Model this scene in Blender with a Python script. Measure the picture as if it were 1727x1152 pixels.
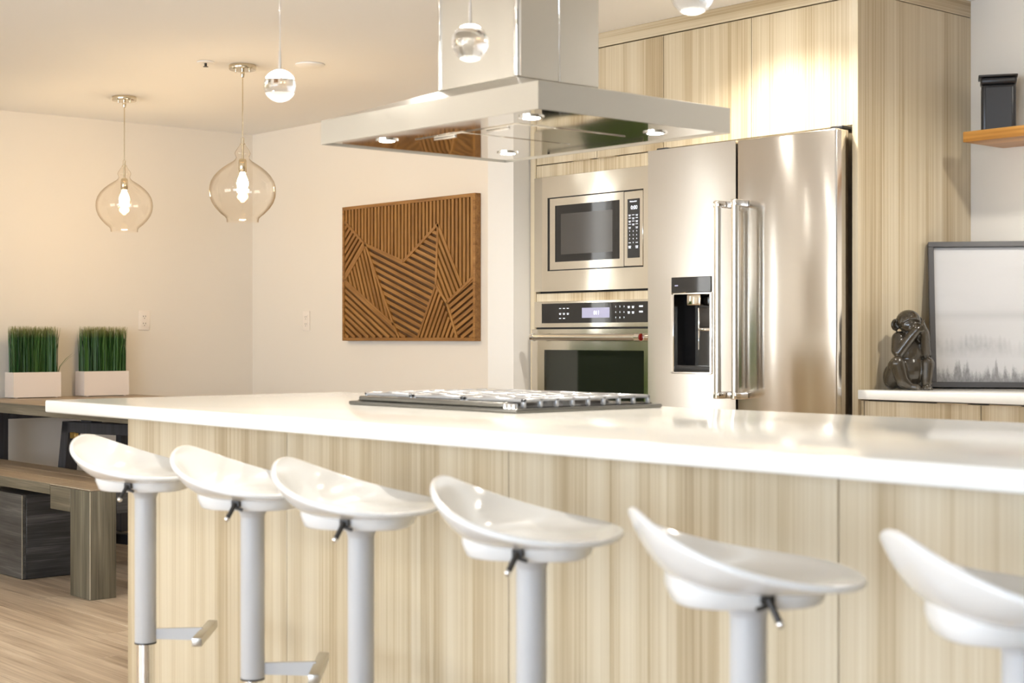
import bpy, bmesh, math, random
from mathutils import Vector, Matrix

for o in list(bpy.data.objects):
    bpy.data.objects.remove(o)
SC = bpy.context.scene
COL = SC.collection
R = math.radians

# ------------------------------------------------------------------ camera
cam = bpy.data.cameras.new('camera')
cam.sensor_width = 36.0
cam.lens = 2620.0 / 1727.0 * 36.0
cam.shift_y = -6.0 / 1727.0
cam.clip_start = 0.05
cam.dof.use_dof = True
cam.dof.focus_distance = 6.8
cam.dof.aperture_fstop = 5.0
camo = bpy.data.objects.new('camera', cam)
camo.location = (0, 0, 1.1)
camo.rotation_euler = (R(90), 0, math.atan2(.755, .656))
COL.objects.link(camo)
SC.camera = camo

# ------------------------------------------------------------------ world, large lights, exposure
SC.view_settings.view_transform = 'Standard'
SC.view_settings.look = 'None'
SC.view_settings.gamma = 1.0
SC.view_settings.use_curve_mapping = False
SC.view_settings.exposure = 0.25
W = bpy.data.worlds.new('sky'); SC.world = W
W.use_nodes = True
wn = W.node_tree.nodes; wl = W.node_tree.links
bgn = wn['Background']
bgn.inputs[0].default_value = (.98, .97, .95, 1)
bgn.inputs[1].default_value = 5.0

CEIL = 2.365
XL, XR, YF, YB = -8.37, 2.4, -3.8, 5.13     # room: left wall, right wall, wall behind the camera, back wall


def light(name, kind, loc, energy, color, rot=(0, 0, 0), size=.1, size_y=None, spot=None, blend=.5, parent=None):
    l = bpy.data.lights.new(name, kind)
    l.energy = energy; l.color = color
    if kind == 'AREA':
        l.shape = 'RECTANGLE' if size_y else 'SQUARE'
        l.size = size
        if size_y: l.size_y = size_y
    else:
        l.shadow_soft_size = size
    if kind == 'SPOT':
        l.spot_size = R(spot); l.spot_blend = blend
    o = bpy.data.objects.new(name, l)
    o.location = loc; o.rotation_euler = rot
    COL.objects.link(o)
    if parent:
        o.parent = parent
        o.location = Vector(loc) - parent.location
    return o

# daylight lamps behind the camera, tilted up to lift the ceiling
light('daylight_lamp', 'AREA', (-0.4, YF - .30, 1.3), 190, (.50, .69, 1.0), (R(113), 0, 0), 4.2, 1.4)
light('daylight_lamp', 'AREA', (-5.3, YF - .30, 1.3), 90, (1.0, .97, .93), (R(113), 0, 0), 3.0, 1.4)  # added lamp at an added window, brightens ceiling and dining side
WARM = (1.0, .74, .45)
NEUT = (1.0, .945, .86)

# ------------------------------------------------------------------ materials
MATS = {}


def newmat(name):
    m = bpy.data.materials.new(name); m.use_nodes = True
    MATS[name] = m
    nt = m.node_tree
    return m, nt.nodes, nt.links, nt.nodes['Principled BSDF']


def plain(name, col, rough=.5, metal=0.0, spec=.5, bump=0.0, bscale=200.0, coat=0.0, var=0.0, vscale=3.0):
    m, n, l, p = newmat(name)
    p.inputs['Base Color'].default_value = (*col, 1)
    p.inputs['Roughness'].default_value = rough
    p.inputs['Metallic'].default_value = metal
    p.inputs['Specular IOR Level'].default_value = spec
    p.inputs['Coat Weight'].default_value = coat
    p.inputs['Coat Roughness'].default_value = .08
    tc = n.new('ShaderNodeTexCoord')
    if var:
        nz = n.new('ShaderNodeTexNoise'); nz.inputs['Scale'].default_value = vscale; nz.inputs['Detail'].default_value = 4
        l.new(tc.outputs['Object'], nz.inputs['Vector'])
        mx = n.new('ShaderNodeMix'); mx.data_type = 'RGBA'
        mx.inputs['A'].default_value = (*[c * (1 - var) for c in col], 1)
        mx.inputs['B'].default_value = (*[min(1, c * (1 + var)) for c in col], 1)
        l.new(nz.outputs['Fac'], mx.inputs['Factor']); l.new(mx.outputs['Result'], p.inputs['Base Color'])
    if bump:
        nb = n.new('ShaderNodeTexNoise'); nb.inputs['Scale'].default_value = bscale; nb.inputs['Detail'].default_value = 3
        l.new(tc.outputs['Object'], nb.inputs['Vector'])
        b = n.new('ShaderNodeBump'); b.inputs['Strength'].default_value = bump; b.inputs['Distance'].default_value = .002
        l.new(nb.outputs['Fac'], b.inputs['Height']); l.new(b.outputs['Normal'], p.inputs['Normal'])
    return m


def wood(name, cols, axis='Z', across=26.0, along=.55, rough=.45, fine=160.0, bump=.0, rnd=1.0, coat=0.0, pos=None, fineamt=.35):
    """streaked wood: grain runs along 'axis'; cols = dark to light"""
    m, n, l, p = newmat(name)
    tc = n.new('ShaderNodeTexCoord'); oi = n.new('ShaderNodeObjectInfo')
    mp = n.new('ShaderNodeMapping')
    sc = {'X': (along, across, across), 'Y': (across, along, across), 'Z': (across, across, along)}[axis]
    mp.inputs['Scale'].default_value = sc
    ad = n.new('ShaderNodeVectorMath'); ad.operation = 'ADD'
    ml = n.new('ShaderNodeMath'); ml.operation = 'MULTIPLY'; ml.inputs[1].default_value = 37.0 * rnd
    l.new(oi.outputs['Random'], ml.inputs[0])
    l.new(tc.outputs['Object'], mp.inputs['Vector'])
    l.new(mp.outputs['Vector'], ad.inputs[0]); l.new(ml.outputs[0], ad.inputs[1])
    n1 = n.new('ShaderNodeTexNoise'); n1.inputs['Scale'].default_value = 1.0; n1.inputs['Detail'].default_value = 5; n1.inputs['Roughness'].default_value = .6
    n1.inputs['Distortion'].default_value = .25
    l.new(ad.outputs[0], n1.inputs['Vector'])
    mp2 = n.new('ShaderNodeMapping'); f = fine / across
    mp2.inputs['Scale'].default_value = (f, f, f) if True else (1, 1, 1)
    s2 = [f, f, f]; s2['XYZ'.index(axis)] = 2.2
    mp2.inputs['Scale'].default_value = s2
    l.new(ad.outputs[0], mp2.inputs['Vector'])
    n2 = n.new('ShaderNodeTexNoise'); n2.inputs['Scale'].default_value = 1.0; n2.inputs['Detail'].default_value = 2
    l.new(mp2.outputs['Vector'], n2.inputs['Vector'])
    mx = n.new('ShaderNodeMix'); mx.data_type = 'FLOAT'; mx.inputs['Factor'].default_value = fineamt
    l.new(n1.outputs['Fac'], mx.inputs['A']); l.new(n2.outputs['Fac'], mx.inputs['B'])
    cr = n.new('ShaderNodeValToRGB')
    el = cr.color_ramp.elements
    pos = pos or [.32 + .36 * i / (len(cols) - 1) for i in range(len(cols))]
    el[0].position = pos[0]; el[0].color = (*cols[0], 1)
    el[1].position = pos[-1]; el[1].color = (*cols[-1], 1)
    for c, q in list(zip(cols, pos))[1:-1]:
        e = el.new(q); e.color = (*c, 1)
    l.new(mx.outputs['Result'], cr.inputs['Fac'])
    l.new(cr.outputs['Color'], p.inputs['Base Color'])
    p.inputs['Roughness'].default_value = rough
    p.inputs['Coat Weight'].default_value = coat
    if bump:
        b = n.new('ShaderNodeBump'); b.inputs['Strength'].default_value = bump; b.inputs['Distance'].default_value = .002
        l.new(mx.outputs['Result'], b.inputs['Height']); l.new(b.outputs['Normal'], p.inputs['Normal'])
    return m


def steel(name, col=(.66, .63, .58), rough=.2, wave=.0, wscale=1.6, brush='X', aniso=.0):
    m, n, l, p = newmat(name)
    if aniso:
        tg = n.new('ShaderNodeTangent'); tg.direction_type = 'RADIAL'; tg.axis = 'Z'
        l.new(tg.outputs[0], p.inputs['Tangent'])
        p.inputs['Anisotropic'].default_value = aniso
        p.inputs['Anisotropic Rotation'].default_value = .25
    p.inputs['Base Color'].default_value = (*col, 1)
    p.inputs['Metallic'].default_value = 1
    p.inputs['Roughness'].default_value = rough
    tc = n.new('ShaderNodeTexCoord')
    mp = n.new('ShaderNodeMapping')
    mp.inputs['Scale'].default_value = {'X': (3, 300, 300), 'Y': (300, 3, 300), 'Z': (300, 300, 3)}[brush]
    l.new(tc.outputs['Object'], mp.inputs['Vector'])
    nz = n.new('ShaderNodeTexNoise'); nz.inputs['Scale'].default_value = 1
    l.new(mp.outputs['Vector'], nz.inputs['Vector'])
    mr = n.new('ShaderNodeMapRange'); mr.inputs['To Min'].default_value = rough * .9; mr.inputs['To Max'].default_value = rough * 1.12
    l.new(nz.outputs['Fac'], mr.inputs['Value']); l.new(mr.outputs['Result'], p.inputs['Roughness'])
    if wave:
        nw = n.new('ShaderNodeTexNoise'); nw.inputs['Scale'].default_value = wscale; nw.inputs['Detail'].default_value = 1
        l.new(tc.outputs['Object'], nw.inputs['Vector'])
        b = n.new('ShaderNodeBump'); b.inputs['Strength'].default_value = wave; b.inputs['Distance'].default_value = .02
        l.new(nw.outputs['Fac'], b.inputs['Height']); l.new(b.outputs['Normal'], p.inputs['Normal'])
    return m


def emit(name, col, s):
    m, n, l, p = newmat(name)
    p.inputs['Base Color'].default_value = (*col, 1)
    p.inputs['Emission Color'].default_value = (*col, 1)
    p.inputs['Emission Strength'].default_value = s
    return m


def thin_glass(name, tint=(1, .97, .92), ior=1.45, gloss=(1, .95, .88), boost=1.0):
    m, n, l, p = newmat(name)
    n.remove(p)
    out = n['Material Output']
    tr = n.new('ShaderNodeBsdfTransparent'); tr.inputs['Color'].default_value = (*tint, 1)
    if name == 'pendant_glass':
        lw2 = n.new('ShaderNodeLayerWeight'); rp = n.new('ShaderNodeValToRGB')
        rp.color_ramp.elements[0].position = .55; rp.color_ramp.elements[0].color = (*tint, 1)
        rp.color_ramp.elements[1].position = 1.0; rp.color_ramp.elements[1].color = (.50, .40, .26, 1)
        l.new(lw2.outputs['Facing'], rp.inputs['Fac']); l.new(rp.outputs['Color'], tr.inputs['Color'])
    gl = n.new('ShaderNodeBsdfGlossy'); gl.inputs['Color'].default_value = (*gloss, 1); gl.inputs['Roughness'].default_value = .02
    lw = n.new('ShaderNodeLayerWeight'); lw.inputs['Blend'].default_value = .5
    fr = n.new('ShaderNodeMath'); fr.operation = 'POWER'; fr.inputs[1].default_value = 3.2; l.new(lw.outputs['Facing'], fr.inputs[0])
    mu = n.new('ShaderNodeMath'); mu.operation = 'MULTIPLY_ADD'; mu.inputs[1].default_value = .55 * boost; mu.inputs[2].default_value = .045; mu.use_clamp = True
    mx = n.new('ShaderNodeMixShader')
    l.new(fr.outputs[0], mu.inputs[0]); l.new(mu.outputs[0], mx.inputs[0])
    l.new(tr.outputs[0], mx.inputs[1]); l.new(gl.outputs[0], mx.inputs[2])
    l.new(mx.outputs[0], out.inputs['Surface'])
    return m


plain('wall_paint', (.81, .765, .69), .62, bump=.03, bscale=60)
plain('hood_darkening_paint', (.36, .32, .25), .6)  # invented dark tone for an unseen wall, so the hood's side reflects dark
plain('partition_paint', (.70, .68, .64), .6, bump=.03, bscale=60)
plain('ceiling_paint', (.90, .895, .88), .8)
LAM = [(.33, .245, .14), (.45, .355, .22), (.58, .49, .34), (.65, .57, .425)]
wood('laminate', LAM, 'Z', across=13, along=.26, rough=.38, fine=230, pos=[.32, .425, .52, .63])
wood('laminate_horizontal', LAM, 'X', across=17, along=.30, rough=.38, fine=240, pos=[.32, .425, .52, .63])
wood('laminate_depthwise', LAM, 'Y', across=17, along=.30, rough=.38, fine=240, pos=[.32, .425, .52, .63])
plain('quartz', (.80, .785, .74), .12, coat=.0, var=.02, vscale=90)
wood('floor_wood', [(.20, .142, .092), (.37, .28, .195), (.51, .405, .295), (.63, .53, .41)], 'X', across=16, along=1.1, rough=.42, fine=120, bump=.08)
steel('steel_fridge', (.68, .645, .60), .16, wave=.20, wscale=2.0, brush='Z', aniso=.85)
steel('steel_oven', (.74, .68, .58), .10, wave=.14, wscale=3.0, brush='X', aniso=.8)
steel('steel_hood', (.60, .57, .51), .30, wave=.0, brush='X')
steel('steel_underside', (.66, .62, .56), .04, wave=.03, wscale=3)
plain('chrome', (.85, .83, .80), .06, 1.0)
plain('nickel', (.70, .62, .48), .14, 1.0)
plain('steel_edge', (.42, .40, .36), .4, 1.0)
plain('dark_gap', (.015, .014, .013), .6)
plain('black_glass', (.010, .009, .009), .03, spec=.6)
plain('oven_glass', (.012, .014, .010), .02, spec=.75)
plain('microwave_mesh', (.055, .05, .045), .08, spec=.6)
plain('black_plastic', (.018, .018, .019), .3)
plain('black_enamel', (.02, .02, .022), .18)
plain('rail_dark', (.16, .155, .14), .3, .8)
plain('grate_iron', (.42, .43, .45), .28, .7)
plain('stool_shell', (.78, .77, .745), .16, coat=.3)
plain('stool_column', (.52, .515, .51), .35)
plain('dark_metal', (.05, .045, .04), .4, .6)
plain('planter_white', (.82, .75, .70), .45)
plain('outlet_white', (.86, .80, .73), .35)
plain('ceramic_bronze', (.036, .028, .018), .17, spec=.5, coat=.3, bump=.35, bscale=90, var=.5, vscale=25)
plain('frame_black', (.055, .053, .055), .38)
plain('canister_black', (.022, .022, .024), .32)
plain('soil', (.03, .03, .015), .9)
plain('red_cap', (.30, .012, .008), .15)
plain('brass', (.45, .30, .10), .3, 1.0)
plain('green_fabric', (.055, .13, .010), .85, bump=.3, bscale=400)
plain('mullion_white', (.82, .81, .79), .4)
plain('paper_tan', (.66, .56, .40), .5)
wood('table_wood', [(.055, .046, .030), (.115, .098, .066), (.17, .145, .10), (.26, .225, .165)], 'X', across=24, along=1.6, rough=.45, fine=200, bump=.15)
wood('table_wood_vertical', [(.055, .047, .032), (.105, .092, .062), (.155, .137, .095), (.24, .215, .155)], 'Z', across=24, along=1.6, rough=.45, fine=200, bump=.15)
wood('bench_top_wood', [(.18, .13, .085), (.28, .21, .14), (.37, .29, .20), (.46, .38, .275)], 'X', across=24, along=1.6, rough=.4, fine=200, bump=.15)
wood('dark_wood', [(.014, .0135, .0135), (.032, .031, .031), (.055, .053, .052), (.13, .125, .12)], 'Y', across=30, along=2.0, rough=.45, fine=260, bump=.15)
wood('dark_wood_x', [(.022, .021, .020), (.052, .049, .046), (.085, .080, .074), (.18, .17, .155)], 'X', across=30, along=2.0, rough=.45, fine=260, bump=.15)
wood('worn_edge', [(.30, .26, .19), (.42, .37, .28), (.52, .47, .37)], 'Z', across=20, along=6, rough=.5, fine=60)
wood('trestle_wood', [(.012, .012, .015), (.03, .03, .036), (.05, .05, .058)], 'Z', across=30, along=2.0, rough=.5, fine=260)
wood('slat_wood', [(.15, .062, .012), (.25, .112, .024), (.34, .165, .042), (.42, .22, .065)], 'X', across=40, along=3, rough=.45, fine=200)
wood('art_backing', [(.050, .020, .005), (.075, .032, .008), (.10, .045, .012)], 'Z', across=30, along=2, rough=.6)
wood('shelf_wood', [(.26, .10, .018), (.42, .185, .035), (.56, .27, .06), (.64, .34, .09)], 'X', across=14, along=1.2, rough=.35, fine=90)
thin_glass('pendant_glass', (.995, .975, .94), 1.4, boost=1.0)
thin_glass('window_glass', (.97, .98, .98), 1.45)
emit('bulb_glow', (1.0, .72, .38), 60)
emit('led_glow', (1.0, .95, .86), 120)
emit('display_white', (.85, .9, 1.0), .9)
emit('display_blue', (.30, .30, .42), .35)
emit('print_white', (.9, .9, .88), .0)
m, n, l, p = newmat('crystal')
p.inputs['Base Color'].default_value = (1, 1, 1, 1)
p.inputs['Roughness'].default_value = 0.0
p.inputs['Transmission Weight'].default_value = 1.0
p.inputs['IOR'].default_value = 1.5
# grass blades
m, n, l, p = newmat('grass_blade')
tc = n.new('ShaderNodeTexCoord'); sx = n.new('ShaderNodeSeparateXYZ'); l.new(tc.outputs['Object'], sx.inputs[0])
gi = n.new('ShaderNodeNewGeometry')
cr = n.new('ShaderNodeValToRGB'); cr.color_ramp.elements[0].color = (.010, .055, .012, 1); cr.color_ramp.elements[1].color = (.055, .16, .030, 1)
l.new(gi.outputs['Random Per Island'], cr.inputs['Fac'])
tip = n.new('ShaderNodeMapRange'); tip.inputs['From Min'].default_value = .33; tip.inputs['From Max'].default_value = .415
l.new(sx.outputs['Z'], tip.inputs['Value'])
mx = n.new('ShaderNodeMix'); mx.data_type = 'RGBA'; mx.inputs['B'].default_value = (.33, .30, .10, 1)
l.new(tip.outputs['Result'], mx.inputs['Factor']); l.new(cr.outputs['Color'], mx.inputs['A']); l.new(mx.outputs['Result'], p.inputs['Base Color'])
p.inputs['Roughness'].default_value = .4
# misty forest print: object X across, Z up (0..0.53)
m, n, l, p = newmat('forest_print')
tc = n.new('ShaderNodeTexCoord'); sx = n.new('ShaderNodeSeparateXYZ'); l.new(tc.outputs['Object'], sx.inputs[0])


def nmath(n, l, op, a, b=None, clamp=False):
    x = n.new('ShaderNodeMath'); x.operation = op; x.use_clamp = clamp
    for i, v in enumerate((a, b)):
        if v is None: continue
        if isinstance(v, (int, float)): x.inputs[i].default_value = v
        else: l.new(v, x.inputs[i])
    return x.outputs[0]


def nnoise(n, l, vec, scale3, detail=3, w=0):
    mp = n.new('ShaderNodeMapping'); mp.inputs['Scale'].default_value = scale3; mp.inputs['Location'].default_value = (w, w, w)
    l.new(vec, mp.inputs['Vector'])
    t = n.new('ShaderNodeTexNoise'); t.inputs['Scale'].default_value = 1; t.inputs['Detail'].default_value = detail
    l.new(mp.outputs[0], t.inputs['Vector'])
    return t.outputs['Fac']


Zc = sx.outputs['Z']; Xc = sx.outputs['X']
# spiky tree line: triangle waves of several widths raise the edge of the dark area
def spikes(freq, off):
    a = nmath(n, l, 'MULTIPLY', Xc, freq); a = nmath(n, l, 'ADD', a, off)
    fr = nmath(n, l, 'FRACT', a)
    fl = nmath(n, l, 'FLOOR', a)
    wnz = n.new('ShaderNodeTexWhiteNoise'); wnz.noise_dimensions = '1D'; l.new(fl, wnz.inputs['W'])
    t = nmath(n, l, 'SUBTRACT', fr, .5); t = nmath(n, l, 'ABSOLUTE', t)
    t = nmath(n, l, 'MULTIPLY', t, -2.0); t = nmath(n, l, 'ADD', t, 1.0)
    return nmath(n, l, 'MULTIPLY', t, wnz.outputs['Value'])
obj = tc.outputs['Object']
jit = nnoise(n, l, obj, (90, 90, 90), 2)
base = nnoise(n, l, obj, (7, 7, 0), 2, 3.0)
tall = nmath(n, l, 'MULTIPLY', spikes(30, .3), nnoise(n, l, obj, (9, 9, 0), 1, 5.0))
edge = nmath(n, l, 'ADD', nmath(n, l, 'MULTIPLY', tall, .085), nmath(n, l, 'MULTIPLY', spikes(71, .7), .028))
edge = nmath(n, l, 'ADD', edge, nmath(n, l, 'MULTIPLY', base, .06))
edge = nmath(n, l, 'ADD', edge, nmath(n, l, 'MULTIPLY', nmath(n, l, 'SUBTRACT', nnoise(n, l, obj, (260, 260, 120), 2), .5), .035))
edge = nmath(n, l, 'ADD', edge, .006)
near = nmath(n, l, 'MULTIPLY', nmath(n, l, 'SUBTRACT', edge, Zc), 30.0, True)
near = nmath(n, l, 'MULTIPLY', near, nmath(n, l, 'ADD', nmath(n, l, 'MULTIPLY', nnoise(n, l, obj, (120, 120, 60), 3, 1), .7), .45))
edge2 = nmath(n, l, 'ADD', nmath(n, l, 'MULTIPLY', spikes(60, .1), .02), nmath(n, l, 'MULTIPLY', nnoise(n, l, obj, (5, 5, 0), 3, 9), .16))
edge2 = nmath(n, l, 'ADD', edge2, .085)
far = nmath(n, l, 'MULTIPLY', nmath(n, l, 'SUBTRACT', edge2, Zc), 22.0, True)
fogfade = nmath(n, l, 'MULTIPLY', nmath(n, l, 'SUBTRACT', Zc, .085), 11.0, True)
far = nmath(n, l, 'MULTIPLY', nmath(n, l, 'MULTIPLY', far, fogfade), nmath(n, l, 'MULTIPLY', nnoise(n, l, obj, (60, 60, 35), 4, 7), 1.0))
cloud = nnoise(n, l, obj, (3, 3, 14), 4, 2)
band = nmath(n, l, 'ABSOLUTE', nmath(n, l, 'SUBTRACT', Zc, .245)); band = nmath(n, l, 'MULTIPLY', band, -38.0); band = nmath(n, l, 'ADD', band, 1.0, True)
band = nmath(n, l, 'MULTIPLY', band, .18)
dark = nmath(n, l, 'MAXIMUM', nmath(n, l, 'MULTIPLY', near, .85), nmath(n, l, 'MAXIMUM', far, band))
dark = nmath(n, l, 'ADD', dark, nmath(n, l, 'MULTIPLY', nmath(n, l, 'SUBTRACT', cloud, .5), .22), True)
mx = n.new('ShaderNodeMix'); mx.data_type = 'RGBA'
mx.inputs['A'].default_value = (.50, .49, .485, 1); mx.inputs['B'].default_value = (.10, .097, .097, 1)
l.new(dark, mx.inputs['Factor']); l.new(mx.outputs['Result'], p.inputs['Base Color'])
p.inputs['Roughness'].default_value = .35

# ------------------------------------------------------------------ geometry helpers


class MB:
    def __init__(s):
        s.bm = bmesh.new()

    def box(s, a, b, bev=0.0, seg=2, mat=None):
        x0, y0, z0 = [min(p, q) for p, q in zip(a, b)]; x1, y1, z1 = [max(p, q) for p, q in zip(a, b)]
        t = bmesh.new()
        bmesh.ops.create_cube(t, size=1)
        for v in t.verts:
            v.co = Vector(((x0 + x1) / 2 + v.co.x * (x1 - x0), (y0 + y1) / 2 + v.co.y * (y1 - y0), (z0 + z1) / 2 + v.co.z * (z1 - z0)))
        if bev:
            bmesh.ops.bevel(t, geom=list(t.edges), offset=bev, segments=seg, affect='EDGES', profile=.5)
        return s.merge(t, mat)

    def merge(s, t, mat=None):
        if mat: bmesh.ops.transform(t, matrix=mat, verts=t.verts)
        me = bpy.data.meshes.new('tmp'); t.to_mesh(me); t.free()
        s.bm.from_mesh(me); bpy.data.meshes.remove(me)
        return s

    def tube(s, p, q, r, r2=None, n=24, mat=None):
        p, q = Vector(p), Vector(q); d = q - p
        t = bmesh.new()
        bmesh.ops.create_cone(t, cap_ends=True, segments=n, radius1=r, radius2=r if r2 is None else r2, depth=d.length)
        bmesh.ops.transform(t, matrix=Matrix.Translation((p + q) / 2) @ d.to_track_quat('Z', 'Y').to_matrix().to_4x4(), verts=t.verts)
        return s.merge(t, mat)

    def lathe(s, prof, c=(0, 0, 0), n=48, mat=None):
        t = bmesh.new(); rings = []
        for r, z in prof:
            if r < 1e-6:
                rings.append([t.verts.new((c[0], c[1], c[2] + z))])
            else:
                rings.append([t.verts.new((c[0] + r * math.cos(2 * math.pi * i / n), c[1] + r * math.sin(2 * math.pi * i / n), c[2] + z)) for i in range(n)])
        for A, B in zip(rings, rings[1:]):
            for i in range(n):
                j = (i + 1) % n
                if len(A) == 1 and len(B) == 1: continue
                if len(A) == 1: t.faces.new((A[0], B[i], B[j]))
                elif len(B) == 1: t.faces.new((A[i], B[0], A[j]))
                else: t.faces.new((A[i], B[i], B[j], A[j]))
        return s.merge(t, mat)

    def sphere(s, c, r, sc=(1, 1, 1), u=24, v=14, mat=None):
        t = bmesh.new()
        bmesh.ops.create_uvsphere(t, u_segments=u, v_segments=v, radius=r)
        for q in t.verts: q.co = Vector((c[0] + q.co.x * sc[0], c[1] + q.co.y * sc[1], c[2] + q.co.z * sc[2]))
        return s.merge(t, mat)

    def poly(s, verts, faces, mat=None):
        t = bmesh.new(); vs = [t.verts.new(v) for v in verts]
        for f in faces: t.faces.new([vs[i] for i in f])
        return s.merge(t, mat)

    def prism(s, pts, axis, a, b, mat=None):
        """polygon pts in the plane normal to axis, from a to b"""
        def P(u, v, w): return {'X': (w, u, v), 'Y': (u, w, v), 'Z': (u, v, w)}[axis]
        k = len(pts)
        vs = [P(u, v, a) for u, v in pts] + [P(u, v, b) for u, v in pts]
        fs = [list(range(k)), list(range(k, 2 * k))] + [[i, (i + 1) % k, k + (i + 1) % k, k + i] for i in range(k)]
        return s.poly(vs, fs, mat)

    def mesh(s, name, off=None, smooth=False):
        if off is not None:
            bmesh.ops.translate(s.bm, vec=-Vector(off), verts=s.bm.verts)
        bmesh.ops.recalc_face_normals(s.bm, faces=s.bm.faces)
        me = bpy.data.meshes.new(name); s.bm.to_mesh(me); s.bm.free()
        if smooth:
            for p in me.polygons: p.use_smooth = True
            me.set_sharp_from_angle(angle=R(38))
        return me

    def build(s, name, mat, parent=None, smooth=True, local=False, loc=None):
        """vertices are world coordinates, shifted to the parent's (or own) origin"""
        off = None
        root = parent
        base = Vector((0, 0, 0))
        while root is not None:
            base += root.location; root = root.parent
        if parent is None and loc is not None: base = Vector(loc)
        me = s.mesh(name, None if local else base, smooth)
        me.materials.append(MATS[mat])
        o = bpy.data.objects.new(name, me); COL.objects.link(o)
        if parent is not None: o.parent = parent
        elif loc is not None: o.location = loc
        return o


def tag(o, label, cat, group=None, kind=None):
    o['label'] = label; o['category'] = cat
    if group: o['group'] = group
    if kind: o['kind'] = kind
    return o


def empty(name, loc, label, cat, group=None):
    o = bpy.data.objects.new(name, None); o.location = loc; o.empty_display_size = .1
    COL.objects.link(o)
    return tag(o, label, cat, group)


def copy_tree(o, parent=None):
    c = o.copy(); COL.objects.link(c); c.parent = parent
    for ch in o.children: copy_tree(ch, c)
    return c


def struct(o):
    o['kind'] = 'structure'; return o


def text(body, size, name, mat, parent, loc, rot, align='CENTER', extrude=.0003):
    cu = bpy.data.curves.new('txt', 'FONT'); cu.body = body; cu.size = size; cu.align_x = align; cu.align_y = 'CENTER'; cu.extrude = extrude
    to = bpy.data.objects.new('txt', cu); COL.objects.link(to)
    dg = bpy.context.evaluated_depsgraph_get(); dg.update()
    me = bpy.data.meshes.new_from_object(to.evaluated_get(dg)); me.name = name
    bpy.data.objects.remove(to); bpy.data.curves.remove(cu)
    me.materials.clear(); me.materials.append(MATS[mat])
    base = Vector((0, 0, 0)); r = parent
    while r is not None: base += r.location; r = r.parent
    o = bpy.data.objects.new(name, me); COL.objects.link(o); o.parent = parent
    o.location = Vector(loc) - base; o.rotation_euler = rot
    return o

FACING = (R(90), 0, 0)      # text upright on a surface that faces -Y

# ------------------------------------------------------------------ the room
fl = struct(MB().box((XL, YF, -.05), (XR, YB, -.006)).build('floor', 'floor_wood', smooth=False))
rng = random.Random(4)
plank_meshes = []
PW, PL = .18, 1.22
def plank_mesh(L):
    return MB().box((0, .0006, -.006), (L - .0012, PW - .0006, 0), .0012, 1).mesh('plank')
full = plank_mesh(PL); full.materials.append(MATS['floor_wood'])
row = 0; y = .8
while y < 4.6:
    x = XL + .02 - rng.random() * PL
    while x < -4.3:
        x0 = max(x, XL + .005)
        L = x + PL - x0
        if L > .06:
            me = full
            if L < PL - 1e-4:
                me = plank_mesh(L); me.materials.append(MATS['floor_wood'])
            o = bpy.data.objects.new('plank', me); COL.objects.link(o); o.parent = fl; o.location = (x0, y, 0)
        x += PL
    y += PW
struct(MB().box((XL - .15, YF - .15, CEIL), (XR + .15, YB + .15, CEIL + .1)).build('ceiling', 'ceiling_paint', smooth=False))


def wall_with_openings(name, axis, at, thick, a0, a1, openings, mat='wall_paint'):
    """axis X: wall normal to X standing at x=at..at+thick, running a0..a1 along Y"""
    mb = MB()
    def seg(u0, u1, z0, z1):
        if u1 - u0 < 1e-4 or z1 - z0 < 1e-4: return
        if axis == 'X': mb.box((at, u0, z0), (at + thick, u1, z1))
        else: mb.box((u0, at, z0), (u1, at + thick, z1))
    cur = a0
    for (u0, u1, z0, z1) in sorted(openings):
        seg(cur, u0, 0, CEIL); seg(u0, u1, 0, z0); seg(u0, u1, z1, CEIL); cur = u1
    seg(cur, a1, 0, CEIL)
    return struct(mb.build(name, mat, smooth=False))


def window(name, axis, at, u0, u1, z0, z1, mull):
    def bx(mb, ua, ub, za, zb, d0, d1):
        if axis == 'X': mb.box((at + d0, ua, za), (at + d1, ub, zb), .002, 1)
        else: mb.box((ua, at + d0, za), (ub, at + d1, zb), .002, 1)
        return mb
    f = MB(); t = .045 if u1 - u0 > .5 else .02
    bx(f, u0, u1, z0, z0 + t, -.03, .03); bx(f, u0, u1, z1 - t, z1, -.03, .03)
    bx(f, u0, u0 + t, z0 + t, z1 - t, -.03, .03); bx(f, u1 - t, u1, z0 + t, z1 - t, -.03, .03)
    fo = struct(f.build(name, 'mullion_white', smooth=False))
    step = (u1 - u0) / mull
    for i in range(mull):
        ua, ub = u0 + t + i * (u1 - u0 - 2 * t) / mull, u0 + t + (i + 1) * (u1 - u0 - 2 * t) / mull
        bx(MB(), ua + .002, ub - .002, z0 + t, z1 - t, -.004, .004).build('pane', 'window_glass', fo)
        if i: bx(MB(), ua - .02, ua + .02, z0 + t, z1 - t, -.025, .025).build('mullion', 'mullion_white', fo)
    return fo

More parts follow.
